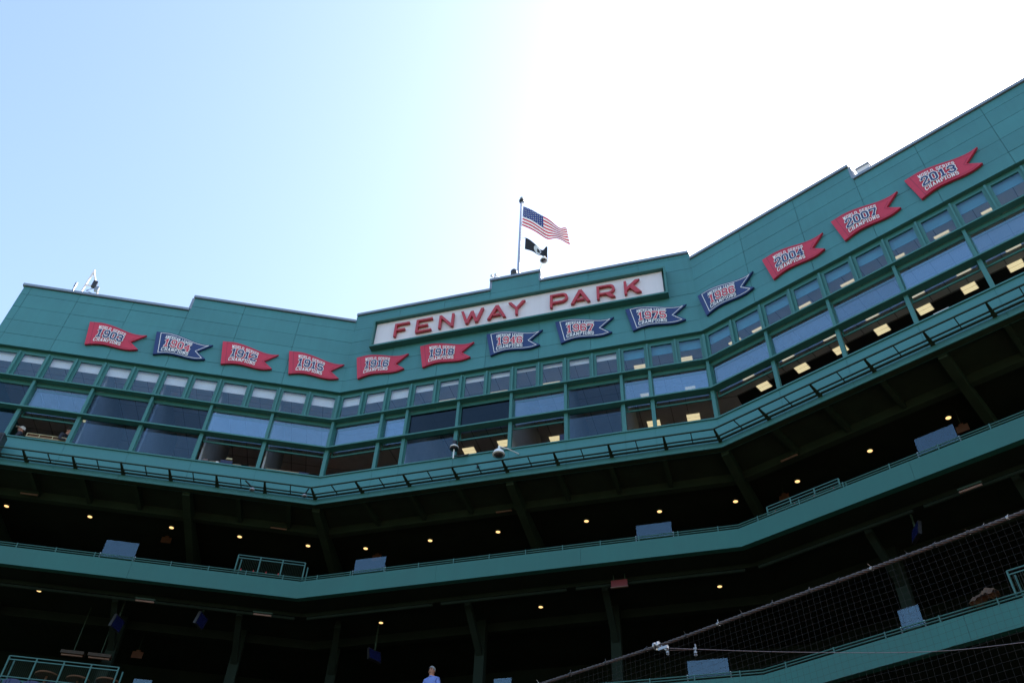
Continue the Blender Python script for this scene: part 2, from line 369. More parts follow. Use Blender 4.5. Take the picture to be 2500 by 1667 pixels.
# catwalk frame below the sill
FO, FZ = .68, 17.655
for p in 'ABC':
    MB().seg(p, FO, FO-.045, FZ-.035, FZ).build('catwalk_rail', 'dark_green', gs)
    MB().seg(p, .29, .23, FZ-.03, FZ-.005).build('catwalk_rail', 'dark_green', gs)
    MB().seg(p, .13, .05, FZ-.04, FZ-.01).build('catwalk_rail', 'dark_green', gs)
BR = {'A': [0, 1.76, 3.40, 4.98, 6.58, 8.17, 9.78, 11.4, 13.0], 'B': [1.80, 3.55, 5.3, 7.05, 8.8, 10.6, 12.38], 'C': [0, 1.74, 3.45, 5.15, 6.87, 8.58, 10.3, 12.0]}
for p in 'ABC':
    for u in BR[p]:
        a = u if u else mit(p, 0, FO); b_ = u if u else 0
        q = MB(); h = .042
        q.hexa([WP(p, a-h*.7, FZ-.045, FO-.05), WP(p, a+h*.7, FZ-.045, FO-.05), WP(p, b_+h*1.5, FZ-.07, .004), WP(p, b_-h*1.5, FZ-.07, .004),
                WP(p, a-h*.7, FZ-.012, FO-.05), WP(p, a+h*.7, FZ-.012, FO-.05), WP(p, b_+h*1.5, FZ-.012, .004), WP(p, b_-h*1.5, FZ-.012, .004)])
        q.build('catwalk_bracket', 'dark_green', gs)
    us = BR[p] + ([14.1] if p == 'B' else []); us = ([0]+us) if p == 'B' else us
    for a, b_ in zip(us[:-1], us[1:]):
        m_ = (a+b_)/2
        MB().box(p, m_-.014, m_+.014, FZ-.05, FZ-.02, FO-.048, .135).build('catwalk_bar', 'dark_green', gs)
    MB().seg(p, .02, -.02, FB-.04, FB-.002).build('fascia_trim', 'green_steel', gs)

# upper balcony: soffit, ribs, girders, ceiling, slab, fascia
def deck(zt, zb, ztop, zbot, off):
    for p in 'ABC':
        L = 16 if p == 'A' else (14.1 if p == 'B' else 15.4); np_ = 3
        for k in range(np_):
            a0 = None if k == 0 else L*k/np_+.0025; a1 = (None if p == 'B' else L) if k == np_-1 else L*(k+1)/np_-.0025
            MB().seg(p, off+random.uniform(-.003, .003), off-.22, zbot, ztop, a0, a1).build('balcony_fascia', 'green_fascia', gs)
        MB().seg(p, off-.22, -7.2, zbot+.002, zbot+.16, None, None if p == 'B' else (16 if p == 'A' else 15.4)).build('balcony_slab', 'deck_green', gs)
for p in 'ABC':
    e = None if p == 'B' else 15.4
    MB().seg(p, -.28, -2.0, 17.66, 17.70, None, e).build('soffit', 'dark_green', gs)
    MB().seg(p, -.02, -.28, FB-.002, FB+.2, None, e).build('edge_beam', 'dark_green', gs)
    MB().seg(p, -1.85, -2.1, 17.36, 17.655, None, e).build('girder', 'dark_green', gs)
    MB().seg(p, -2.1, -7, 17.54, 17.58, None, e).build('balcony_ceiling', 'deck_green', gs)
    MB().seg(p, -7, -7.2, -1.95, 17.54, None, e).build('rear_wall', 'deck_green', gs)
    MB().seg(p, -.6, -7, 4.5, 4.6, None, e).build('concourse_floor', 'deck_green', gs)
    off = {'A': .9, 'B': 1.69, 'C': 1.65}[p]; n = {'A': 8, 'B': 8, 'C': 8}[p]
    for i in range(n):
        u = off + i*1.76
        if u > LEN[p]-.4: continue
        MB().box(p, u-.07, u+.07, FB+.002, 17.655, -.285, -1.845).build('rib', 'dark_green', gs)
BENT = [('A', 4.42), ('A', 11.5), ('B', 7.05), ('C', 6.93), ('A', 0), ('C', 0)]
for p, u in BENT:
    q = MB(); h = .13
    ub = u if u else mit(p, 0, -6.5); ua = u if u else mit(p, 0, -.3)
    q.hexa([WP(p, ua-h, 17.30, -.3), WP(p, ua+h, 17.30, -.3), WP(p, ub+h, 16.5, -6.5), WP(p, ub-h, 16.5, -6.5), WP(p, ua-h, 17.652, -.3), WP(p, ua+h, 17.652, -.3), WP(p, ub+h, 17.53, -6.5), WP(p, ub-h, 17.53, -6.5)])
    q.build('raker_beam', 'dark_green', gs)
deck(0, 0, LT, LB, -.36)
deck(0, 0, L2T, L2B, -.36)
for p in 'ABC':
    e = None if p == 'B' else 15.4
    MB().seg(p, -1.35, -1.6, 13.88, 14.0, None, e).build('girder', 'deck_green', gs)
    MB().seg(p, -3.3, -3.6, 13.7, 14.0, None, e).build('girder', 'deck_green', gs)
    pr = MB(); u0 = mit(p, 0, -1.18)+.2; u1 = (mit('B', 1, -1.18)-.2) if p == 'B' else 15
    for a, b_ in ((u0, u0+(u1-u0)*.31), (u0+(u1-u0)*.33, u0+(u1-u0)*.62), (u0+(u1-u0)*.64, u1)):
        pr.bar(WP(p, a, 13.74, -1.25), WP(p, b_, 13.74, -1.25), .045)
    pr.build('pipe', 'deck_green', gs)
for p, u in (('A', 5.75), ('A', 1.75), ('B', 5.42), ('B', 9.9), ('A', -1.5), ('C', 3.2), ('A', 9.9), ('C', 7.2)):
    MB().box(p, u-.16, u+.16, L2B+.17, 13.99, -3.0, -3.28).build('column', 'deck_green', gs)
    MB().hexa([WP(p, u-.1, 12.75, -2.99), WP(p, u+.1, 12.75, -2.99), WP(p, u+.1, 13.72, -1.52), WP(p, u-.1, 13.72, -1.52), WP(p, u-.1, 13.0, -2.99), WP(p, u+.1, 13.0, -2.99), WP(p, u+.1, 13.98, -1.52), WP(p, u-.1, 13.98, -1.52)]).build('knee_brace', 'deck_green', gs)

# ------------------------------------------------------------------ the name sign
def arc_quads(cx, cy, ro, ri_x, ri_y, rox, roy, n=8):
    qs = []
    for i in range(n):
        a, b_ = math.pi/2-math.pi*i/n, math.pi/2-math.pi*(i+1)/n
        qs.append([(cx+ri_x*math.cos(a), cy+ri_y*math.sin(a)), (cx+rox*math.cos(a), cy+roy*math.sin(a)), (cx+rox*math.cos(b_), cy+roy*math.sin(b_)), (cx+ri_x*math.cos(b_), cy+ri_y*math.sin(b_))])
    return qs
def rect(x0, x1, y0, y1): return [(x0, y0), (x1, y0), (x1, y1), (x0, y1)]
HL, T, TH = .73, .098, .084
def L_F(w): return [rect(0, T, 0, HL), rect(T, w, HL-TH, HL), rect(T, w*.74, .31, .31+TH)]
def L_E(w): return [rect(0, T, 0, HL), rect(T, w, HL-TH, HL), rect(T, w*.74, .31, .31+TH), rect(T, w, 0, TH)]
def L_N(w): return [rect(0, T, 0, HL), rect(w-T, w, 0, HL), [(T, HL), (T, HL-.17), (w-T, 0), (w-T, .17)]]
def L_W(w):
    d = .115; q = w/4; p1, p2, p3 = w*.29, w*.5, w*.71
    return [[(0, HL), (d, HL), (p1+d/2, 0), (p1-d/2, 0)], [(p1+d/2, 0), (p1-.0, .19), (p2-d/2, HL*.9), (p2, HL*.9), (p2, HL*.9-.26)], [(p2, HL*.9-.26), (p2, HL*.9), (p2+d/2, HL*.9), (p3, .19), (p3-d/2, 0)], [(w-d, HL), (w, HL), (p3+d/2, 0), (p3-d/2, 0)]]
def L_A(w):
    d = .12; c = w/2
    return [[(0, 0), (d, 0), (c, HL-.2), (c, HL), (c-d*.5, HL)], [(w-d, 0), (w, 0), (c+d*.5, HL), (c, HL), (c, HL-.2)], [(w*.30, .15), (w*.70, .15), (w*.70-.03, .15+TH), (w*.30+.03, .15+TH)]]
def L_Y(w):
    c = w/2; d = .13
    return [rect(c-T/2, c+T/2, 0, .34), [(c-T/2, .34), (c, .34), (c, .42), (d, HL), (0, HL)], [(c, .34), (c+T/2, .34), (w, HL), (w-d, HL), (c, .42)]]
def L_P(w):
    y0 = .23; m_ = (HL+y0)/2; r = (HL-y0)/2
    return [rect(0, T, 0, HL), rect(T, w-r, HL-TH, HL), rect(T, w-r, y0, y0+TH)] + arc_quads(w-r, m_, r, r-T, r-TH, r, r)
def L_R(w): return L_P(w) + [[(w*.48, .229), (w*.48+.19, .229), (w, 0), (w-.17, 0)]]
def L_K(w): return [rect(0, T, 0, HL), [(T, .20), (T, .37), (w-.17, HL), (w, HL)], [(w*.42, .40), (w*.42-.06, .355), (w-.16, 0), (w+.04, 0), (w*.42+.1, .465)]]
LETTERS = [('F', L_F, 2.01, .63), ('E', L_E, 2.95, .69), ('N', L_N, 3.94, .63), ('W', L_W, 4.86, .96), ('A', L_A, 5.99, .77), ('Y', L_Y, 6.84, .70),
           ('P', L_P, 8.55, .72), ('A', L_A, 9.38, .77), ('R', L_R, 10.41, .72), ('K', L_K, 11.48, .62)]
sg = empty('name_sign', WP('B', 7.05, 24.6, .1), 'long white sign board with raised red letters reading FENWAY PARK', 'sign')
MB().box('B', 1.02, 13.12, 26.06, 26.14, .30, .005).build('frame', 'green_steel', sg)
MB().box('B', 1.02, 13.12, 24.63, 24.71, .30, .005).build('frame', 'green_steel', sg)
for a in (1.02, 13.04): MB().box('B', a, a+.08, 24.712, 26.058, .30, .005).build('frame', 'green_steel', sg)
MB().box('B', 1.13, 12.96, 24.78, 26.04, .14, .02).build('panel', 'sign_white', sg)
for nme, fn, u0, wd in LETTERS:
    q = MB(); oo, oi = .27, .16
    for poly in fn(wd):
        n = len(poly)
        # front face slightly smaller: bevelled channel letter
        q.add([WP('B', u0+x, 25.0+y, oi) for x, y in poly] + [WP('B', u0+x, 25.0+y, oo) for x, y in poly],
              [tuple(range(n)), tuple(range(n, 2*n))] + [(i, (i+1) % n, n+(i+1) % n, n+i) for i in range(n)])
    q.build('letter', 'letter_red', sg)

# ------------------------------------------------------------------ champion pennants
TOPC = [(0, 1.19), (.2, 1.205), (.47, 1.22), (.8, 1.17), (1.15, 1.07), (1.5, .95), (1.8, .88), (2.05, .87), (2.27, .91)]
BOTC = [(.22, 0), (.55, .10), (.85, .135), (1.2, .10), (1.5, .05), (1.85, .04), (2.17, .13)]
def smooth(pts, n=4):
    out = []
    for i in range(len(pts)-1):
        p0 = pts[max(i-1, 0)]; p1 = pts[i]; p2 = pts[i+1]; p3 = pts[min(i+2, len(pts)-1)]
        for k in range(n):
            t = k/n
            out.append(tuple(.5*((2*p1[c]) + (-p0[c]+p2[c])*t + (2*p0[c]-5*p1[c]+4*p2[c]-p3[c])*t*t + (-p0[c]+3*p1[c]-3*p2[c]+p3[c])*t**3) for c in (0, 1)))
    out.append(pts[-1]); return out
TS, BS = smooth(TOPC), smooth(BOTC)
def ip(c, x):
    if x <= c[0][0]: return c[0][1]
    for (x0, y0), (x1, y1) in zip(c[:-1], c[1:]):
        if x <= x1: return y0+(y1-y0)*(x-x0)/(x1-x0)
    return c[-1][1]
# block letters as strokes on a 4 x 6 grid
G = {'0': [[(1, 0), (3, 0), (4, 1), (4, 5), (3, 6), (1, 6), (0, 5), (0, 1), (1, 0)]],
     '1': [[(.6, 4.6), (2, 6), (2, 0)], [(.7, 0), (3.3, 0)]],
     '2': [[(0, 4.4), (0, 5), (1, 6), (3, 6), (4, 5), (4, 4), (0, 1), (0, 0), (4, 0), (4, .9)]],
     '3': [[(0, 4.6), (0, 5), (1, 6), (3, 6), (4, 5), (4, 4), (3, 3.1), (4, 2), (4, 1), (3, 0), (1, 0), (0, 1), (0, 1.4)], [(1.6, 3.1), (3, 3.1)]],
     '4': [[(3, 0), (3, 6), (0, 2), (4.3, 2)], [(2, 0), (4, 0)]],
     '5': [[(4, 6), (0, 6), (0, 3.3), (3, 3.6), (4, 2.7), (4, 1), (3, 0), (1, 0), (0, 1)]],
     '6': [[(4, 4.8), (4, 5), (3, 6), (1, 6), (0, 5), (0, 1), (1, 0), (3, 0), (4, 1), (4, 2.4), (3, 3.3), (0, 3.1)]],
     '7': [[(0, 5), (0, 6), (4, 6), (4, 5), (1.6, 0)], [(.8, 0), (2.5, 0)]],
     '8': [[(1, 3.1), (0, 4), (0, 5), (1, 6), (3, 6), (4, 5), (4, 4), (3, 3.1), (1, 3.1), (0, 2.2), (0, 1), (1, 0), (3, 0), (4, 1), (4, 2.2), (3, 3.1)]],
     '9': [[(0, 1.2), (0, 1), (1, 0), (3, 0), (4, 1), (4, 5), (3, 6), (1, 6), (0, 5), (0, 3.6), (1, 2.7), (4, 2.9)]],
     'A': [[(.3, 0), (2, 6), (3.7, 0)], [(1, 2), (3, 2)], [(-.3, 0), (.9, 0)], [(3.1, 0), (4.3, 0)]],
     'C': [[(4, 4.4), (4, 5), (3, 6), (1, 6), (0, 5), (0, 1), (1, 0), (3, 0), (4, 1), (4, 1.5)]],
     'D': [[(.4, 0), (.4, 6)], [(-.2, 6), (3, 6), (4, 5), (4, 1), (3, 0), (-.2, 0)]],
     'E': [[(.4, 0), (.4, 6)], [(-.2, 6), (4, 6), (4, 4.9)], [(.4, 3), (2.6, 3)], [(-.2, 0), (4, 0), (4, 1.1)]],
     'G': [[(4, 4.6), (4, 5), (3, 6), (1, 6), (0, 5), (0, 1), (1, 0), (3, 0), (4, 1), (4, 2.7), (2.4, 2.7)]],
     'H': [[(.5, 0), (.5, 6)], [(3.5, 0), (3.5, 6)], [(.5, 3), (3.5, 3)], [(-.2, 0), (1.2, 0)], [(2.8, 0), (4.2, 0)], [(-.2, 6), (1.2, 6)], [(2.8, 6), (4.2, 6)]],
     'I': [[(1, 0), (1, 6)], [(0, 0), (2, 0)], [(0, 6), (2, 6)]],
     'L': [[(.5, 0), (.5, 6)], [(-.2, 6), (1.5, 6)], [(-.2, 0), (4, 0), (4, 1.6)]],
     'M': [[(.4, 0), (.4, 6), (2.3, 1.6), (4.2, 6), (4.2, 0)], [(-.2, 0), (1, 0)], [(3.6, 0), (4.8, 0)]],
     'N': [[(.4, 0), (.4, 6), (3.6, 0), (3.6, 6)], [(-.2, 0), (1, 0)], [(3, 6), (4.2, 6)]],
     'O': [[(1, 0), (3, 0), (4, 1), (4, 5), (3, 6), (1, 6), (0, 5), (0, 1), (1, 0)]],
     'P': [[(.5, 0), (.5, 6)], [(-.2, 6), (3, 6), (4, 5.2), (4, 3.7), (3, 2.9), (.5, 2.9)], [(-.2, 0), (1.4, 0)]],
     'R': [[(.5, 0), (.5, 6)], [(-.2, 6), (3, 6), (4, 5.2), (4, 3.9), (3, 3), (.5, 3)], [(2.6, 3), (3.8, 0), (4.3, 0)], [(-.2, 0), (1.3, 0)]],
     'S': [[(4, 4.7), (4, 5), (3, 6), (1, 6), (0, 5), (0, 4.1), (1, 3.3), (3, 2.7), (4, 1.9), (4, 1), (3, 0), (1, 0), (0, 1), (0, 1.4)]],
     'U': [[(.4, 6), (.4, 1), (1.3, 0), (2.7, 0), (3.6, 1), (3.6, 6)], [(-.2, 6), (1.1, 6)], [(2.9, 6), (4.2, 6)]],
     'W': [[(.3, 6), (1.4, 0), (2.6, 5), (3.8, 0), (4.9, 6)], [(-.3, 6), (.9, 6)], [(4.3, 6), (5.5, 6)]]}
def gw(ch): return 2 if ch == 'I' else (5 if ch == 'W' else (4.6 if ch == 'M' else 4))
def text_quads(txt, a0, a1, v0, v1, wfac, grow=0.0, gap=1.9, sp=2.2):
    """stroke quads in board coordinates, warped by the pennant's wave"""
    tot = sum((gw(c) if c != ' ' else sp)+gap for c in txt)-gap
    sx = (a1-a0)/tot; hb = .0; out = []; x = 0.0
    for ch in txt:
        if ch == ' ': x += sp+gap; continue
        for pl in G[ch]:
            pts = [(a0+(x+px)*sx, px, py) for px, py in pl]
            Q = []
            for (ax, _, py) in pts:
                t_ = ip(TS, ax); b_ = ip(BS, ax); Q.append((ax, b_+(t_-b_)*(v0+(v1-v0)*py/6)))
            hw = wfac*(v1-v0)*1.05/6/2 + grow
            for (p, q) in zip(Q[:-1], Q[1:]):
                d = Vector((q[0]-p[0], q[1]-p[1])); L = d.length
                if L < 1e-6: continue
                d /= L; n_ = Vector((-d.y, d.x))*hw; e = d*hw*.55
                A_ = Vector(p)-e; B_ = Vector(q)+e
                out.append([A_-n_, B_-n_, B_+n_, A_+n_])
        x += gw(ch)+gap
    return out
def pennant(year, p, u0, kind, label):
    sgn = -1 if p == 'A' else 1; zb = 23.13; ob = .105
    def B(a, b_, o): return WP(p, u0+sgn*a, zb+b_, o)
    rt = empty('pennant_sign', B(1.1, 0, .05), label, 'pennant sign', 'championship pennants along the wall')
    out = TS + [(1.78, .455)] + BS[::-1]; n = len(out)
    q = MB(); cen = [(a, b_) for a, b_ in out]
    # board with a slightly rounded edge
    def ins(k):
        r = []
        for i in range(n):
            a = Vector(cen[i-1]); c = Vector(cen[(i+1) % n]); d = (c-a).normalized(); nn = Vector((d.y, -d.x)) * -1
            r.append((cen[i][0]-nn.x*-k, cen[i][1]-nn.y*-k))
        return r
    o0, o1 = .02, ob
    mat_ = 'pennant_red' if kind == 'w' else 'pennant_navy'
    # front as strips between top and bottom curves is awkward at the notch, so use an n-gon that is triangulated
    bm = bmesh.new()
    back = [bm.verts.new(B(a, b_, o0)) for a, b_ in cen]; front = [bm.verts.new(B(a, b_, o1)) for a, b_ in cen]
    bm.faces.new(front); bm.faces.new(back[::-1])
    for i in range(n): bm.faces.new((back[i], back[(i+1) % n], front[(i+1) % n], front[i]))
    bmesh.ops.recalc_face_normals(bm, faces=bm.faces)
    bmesh.ops.triangulate(bm, faces=[f for f in bm.faces if len(f.verts) > 4])
    c0 = B(1.1, 0, .05)
    for v in bm.verts: v.co -= c0
    me = bpy.data.meshes.new('board'); bm.to_mesh(me); bm.free(); me.materials.append(M[mat_])
    bo = bpy.data.objects.new('board', me); COL.objects.link(bo); bo.parent = rt; WL[bo.name] = c0
    lay = [ob+.004]
    def flat(name, quads, m_):
        if not quads: return
        mb = MB()
        for qd in quads:
            lay[0] += .00012
            mb.add([B(v[0], v[1], lay[0]) for v in qd], [tuple(range(len(qd))) if sgn > 0 else tuple(range(len(qd)-1, -1, -1))])
        mb.build(name, m_, rt, recalc=False)
    # border line
    Lft = [(.175, 1.205), (.385, .045)]
    bl = []
    def line(pts, hw):
        for a, c in zip(pts[:-1], pts[1:]):
            d = Vector((c[0]-a[0], c[1]-a[1])); d.normalize(); nn = Vector((-d.y, d.x))*hw; e = d*hw*.5
            bl.append([Vector(a)-e-nn, Vector(c)+e-nn, Vector(c)+e+nn, Vector(a)-e+nn])
    ti = [(a, b_-.055) for a, b_ in TS if .2 < a < 2.06] ; bi = [(a, b_+.06) for a, b_ in BS if .42 < a < 1.98]
    if kind == 'a':
        tl = (.185, 1.148); bl_ = (.375, .115)
        line([tl] + ti + [(2.12, .845)], .011); line([(2.12, .845), (1.70, .46), (2.03, .145)], .011); line([bl_] + bi + [(2.03, .145)], .011); line([tl, bl_], .011)
        flat('border_line', bl, 'print_white')
    else:
        line([(.175, 1.20), (.39, .045)], .006); line([(.185, 1.15)] + ti + [(2.10, .84)], .005); line([(.375, .11)] + bi + [(2.0, .145)], .005)
        line([(1.9, .68), (1.71, .46), (1.9, .27)], .005)
        flat('border_line', bl, 'line_dark_red')
    top = 'WORLD SERIES' if kind == 'w' else 'AMERICAN LEAGUE'
    flat('lettering', text_quads(top, .42, 1.50, .73, .86, 1.0 if kind == 'w' else .92, gap=2.4), 'print_white')
    flat('lettering', text_quads('CHAMPIONS', .46, 1.48, .125, .27, 1.0, gap=2.3), 'print_white')
    flat('year_outline', text_quads(year, .47, 1.45, .345, .675, 1.12, .023, gap=2.2), 'print_white')
    flat('year', text_quads(year, .47, 1.45, .345, .675, 1.12, gap=2.2), 'print_navy' if kind == 'w' else 'print_red')
PEN = [('1903', 'A', 10.09, 'w'), ('1904', 'A', 7.53, 'a'), ('1912', 'A', 4.95, 'w'), ('1915', 'A', 2.33, 'w'), ('1916', 'B', .47, 'w'), ('1918', 'B', 3.20, 'w'),
       ('1946', 'B', 5.96, 'a'), ('1967', 'B', 8.72, 'a'), ('1975', 'B', 11.44, 'a'), ('1986', 'C', .10, 'a'), ('2004', 'C', 2.79, 'w'), ('2007', 'C', 5.43, 'w'), ('2013', 'C', 8.02, 'w')]
PLAB = ['red World Series 1903 pennant board, leftmost of all pennants', 'navy American League 1904 pennant board, only navy one on the left wing', 'red World Series 1912 pennant board, just right of the left navy one',
        'red World Series 1915 pennant board, just left of the inner corner', 'red World Series 1916 pennant board under the letter F of the name sign', 'red World Series 1918 pennant board under the letters N and W',
        'navy American League 1946 pennant board, first navy one under the name sign', 'navy American League 1967 pennant board under the word PARK', 'navy American League 1975 pennant board at the right end below the name sign',
        'navy American League 1986 pennant board, first on the right wing', 'red World Series 2004 pennant board, first red one on the right wing', 'red World Series 2007 pennant board, middle of three red ones at right', 'red World Series 2013 pennant board, rightmost and highest in the photo']
for (y, p, u, k), lb in zip(PEN, PLAB): pennant(y, p, u, k, lb)

# ------------------------------------------------------------------ rooftop: pole, flags, cameras, mast
fp = empty('flagpole', WP('B', 6.97, 27.3, -.5), 'tall grey flagpole on the raised centre of the roof', 'flagpole')
MB().bar(WP('B', 6.97, 24.8, -.5), WP('B', 6.97, 33.40, -.5), .075, 12, 0, .045).build('pole', 'pole_grey', fp, smooth=True)
MB().lathe(WP('B', 6.97, 33.40, -.5), [(.045, 0), (.10, .02), (.11, .10), (.05, .16)], 12).build('truck', 'black_plastic', fp, smooth=True)
MB().lathe(WP('B', 6.97, 33.58, -.5), [(.02, 0), (.07, .04), (.08, .09), (.05, .15), (.01, .17)], 12).build('finial', 'galvanised', fp, smooth=True)
MB().tube([WP('B', 7.035, 28.0, -.45), WP('B', 7.045, 30.6, -.45), WP('B', 7.03, 33.4, -.45)], .008, 5).build('halyard', 'white_plastic', fp)
def cat(pts, t):
    n = len(pts)-1; i = min(int(t*n), n-1); f = t*n-i
    p0 = pts[max(i-1, 0)]; p1 = pts[i]; p2 = pts[i+1]; p3 = pts[min(i+2, n)]
    return tuple(.5*((2*p1[c]) + (-p0[c]+p2[c])*f + (2*p0[c]-5*p1[c]+4*p2[c]-p3[c])*f*f + (-p0[c]+3*p1[c]-3*p2[c]+p3[c])*f**3) for c in range(len(p1)))
FT = [(7.06, 33.06), (7.50, 32.57), (7.97, 32.05), (8.45, 31.50), (8.85, 30.97), (9.17, 30.40)]
FBt = [(7.04, 31.62), (7.43, 31.22), (7.97, 30.68), (8.40, 30.20), (8.90, 29.85), (9.26, 29.45)]
def surf(top, bot, s, t, amp, ph):
    a = cat(top, s); b_ = cat(bot, s)
    o = -.5 + amp*s*math.sin(7.5*s+1.6*t+ph) + amp*.5*s*math.sin(15*s-2*t)
    return WP('B', a[0]+(b_[0]-a[0])*t, a[1]+(b_[1]-a[1])*t, o)
def flag_patch(name, top, bot, s0, s1, t0, t1, m_, parent, off=0.0, amp=.20, ph=0, ns=None):
    ns = ns or max(2, int((s1-s0)*36)); ntt = 2; mb = MB(); vs = []; fs = []
    for i in range(ns+1):
        for j in range(ntt+1):
            v = surf(top, bot, s0+(s1-s0)*i/ns, t0+(t1-t0)*j/ntt, amp, ph); vs.append(v + Vector((NRM['B'].x, NRM['B'].y, 0))*off)
    for i in range(ns):
        for j in range(ntt):
            a = i*(ntt+1)+j; fs.append((a, a+1, a+ntt+2, a+ntt+1))
    return mb.add(vs, fs).build(name, m_, parent, smooth=True, recalc=False)
fl = empty('flag', WP('B', 7.06, 31.6, -.5), 'striped American flag with star canton flying at the top of the flagpole', 'flag')
SC = .42
for i in range(13):
    c = 'flag_red' if i % 2 == 0 else 'flag_white'
    flag_patch('stripe', FT, FBt, SC if i < 7 else 0, 1, i/13, (i+1)/13, c, fl)
flag_patch('canton', FT, FBt, 0, SC, 0, 7/13, 'flag_blue', fl, ns=14)
for sg_ in (.012, -.012):
    st = MB()
    for r in range(9):
        for k in range(6 if r % 2 == 0 else 5):
            s = SC*((k*2+(1 if r % 2 == 0 else 2))/12); t = 7/13*(r+1)/10
            c = surf(FT, FBt, s, t, .20, 0) + Vector((NRM['B'].x, NRM['B'].y, 0))*sg_
            ex = (surf(FT, FBt, s+.01, t, .20, 0)-surf(FT, FBt, s, t, .20, 0)).normalized(); ez = Vector((0, 0, 1))
            st.add([c+ex*(.042 if i % 2 == 0 else .017)*math.sin(math.pi*i/5)+ez*(.042 if i % 2 == 0 else .017)*math.cos(math.pi*i/5) for i in range(10)], [tuple(range(10))])
    st.build('stars', 'flag_white', fl, recalc=False)
PTp = [(7.22, 30.70), (7.61, 30.24), (7.95, 29.68), (8.27, 29.56)]; PBt = [(7.21, 29.90), (7.62, 29.60), (7.99, 29.10), (8.23, 28.94)]
pf = empty('flag', WP('B', 7.22, 29.9, -.5), 'small black flag with a white roundel below the striped flag', 'flag')
flag_patch('cloth', PTp, PBt, 0, 1, 0, 1, 'flag_black', pf, amp=.12, ph=1, ns=24)
for sg_ in (.012, -.012):
    em = MB(); ri = []
    for i in range(20): ri.append(surf(PTp, PBt, .50+.17*math.cos(2*math.pi*i/20), .5+.46*math.sin(2*math.pi*i/20), .12, 1) + Vector((NRM['B'].x, NRM['B'].y, 0))*sg_)
    em.add(ri, [tuple(range(20))])
    em.build('roundel', 'flag_white', pf, recalc=False)
    em = MB()
    hd = [(.43, .72), (.45, .55), (.44, .42), (.47, .32), (.53, .30), (.57, .38), (.58, .5), (.56, .58), (.57, .66), (.60, .74), (.60, .80), (.52, .84), (.45, .80)]
    em.add([surf(PTp, PBt, s, t, .12, 1) + Vector((NRM['B'].x, NRM['B'].y, 0))*sg_*1.8 for s, t in hd], [tuple(range(len(hd)))])
    em.build('silhouette', 'flag_black', pf, recalc=False)
MB().tube([WP('B', 7.05, 30.68, -.5), WP('B', 7.22, 30.68, -.5)], .012, 5).build('tie', 'white_plastic', pf)

def dome_camera(base, name, label, sc, arm):
    b = Vector(base); rt = empty(name, b, label, 'security camera')
    MB().lathe(b, [(.03*sc, .30*sc), (.10*sc, .27*sc), (.20*sc, .17*sc), (.26*sc, .02*sc), (.26*sc, 0)][::-1], 20).build('housing', 'white_plastic', rt, smooth=True)
    MB().lathe(b, [(.03*sc, -.09*sc), (.12*sc, -.075*sc), (.18*sc, -.03*sc), (.20*sc, -.003)], 20).build('dome', 'smoked', rt, smooth=True)
    MB().lathe(b+Vector((0, 0, .30*sc)), [(.045*sc, 0), (.045*sc, .14*sc)], 10).build('neck', 'white_plastic', rt)
    MB().tube([b+Vector((0, 0, .42*sc))] + [Vector(a) for a in arm], .028*sc, 8).build('arm', 'white_plastic', rt)
    return rt
dome_camera(WP('B', 6.95, 17.80, .74), 'dome_camera', 'white dome security camera mounted on the catwalk below the open window', .72, [WP('B', 7.2, 18.18, .5), WP('B', 7.42, 18.3, .01)])
dome_camera(WP('B', 8.28, 27.93, .25), 'dome_camera', 'dome security camera on a curved arm at the right end of the raised parapet', .55, [WP('B', 8.32, 28.22, .2), WP('B', 8.15, 28.05, .05), WP('B', 7.99, 27.70, -.1)])
ptz = empty('broadcast_camera', WP('B', 5.35, 18.6, .2), 'small black microphone camera on a bracket beside the open press box window', 'camera')
b = WP('B', 5.20, 18.62, .38)
MB().lathe(b, [(.13, 0), (.12, .04), (.11, .10), (.07, .14), (.07, .30), (.03, .32)], 14).build('head', 'black_plastic', ptz, smooth=True)
MB().lathe(b+Vector((0, 0, .05)), [(.135, 0), (.13, .04), (.10, .07)], 14).build('collar', 'white_plastic', ptz, smooth=True)
MB().bar(b, b-Vector((0, 0, .34)), .022).build('stem', 'white_plastic', ptz)
MB().tube([b-Vector((0, 0, .25)), WP('B', 5.42, 18.42, .2), WP('B', 5.62, 18.595, .03)], .022).build('bracket', 'black_plastic', ptz)
fo = empty('floodlight', WP('B', 6.99, PT+.13, -.1), 'small dark floodlight on the parapet at the foot of the flagpole', 'floodlight')
MB().lathe(WP('B', 6.90, PT+.17, -.1), [(.09, 0), (.05, .06), (.12, .12), (.13, .28), (.08, .36)], 12).build('lamp', 'black_plastic', fo, smooth=True)
MB().box('B', 6.80, 7.02, PT+.131, PT+.19, -.05, -.2).build('base', 'dark_green', fo)
fo = empty('anemometer', WP('B', 6.04, PT+.13, -.1), 'small pale fitting with cups at the left end of the raised parapet', 'weather sensor')
c = WP('B', 6.05, PT+.13, -.1)
MB().bar(c, c+Vector((0, 0, .2)), .02).build('post', 'galvanised', fo)
for i in range(4):
    a = math.pi/2*i+.4; q = c+Vector((.11*math.cos(a), .11*math.sin(a), .22))
    MB().bar(c+Vector((0, 0, .2)), q, .012).build('arm', 'galvanised', fo); MB().lathe(q, [(.02, -.05), (.06, -.02), (.06, .03), (.02, .05)], 8).build('cup', 'white_plastic', fo)
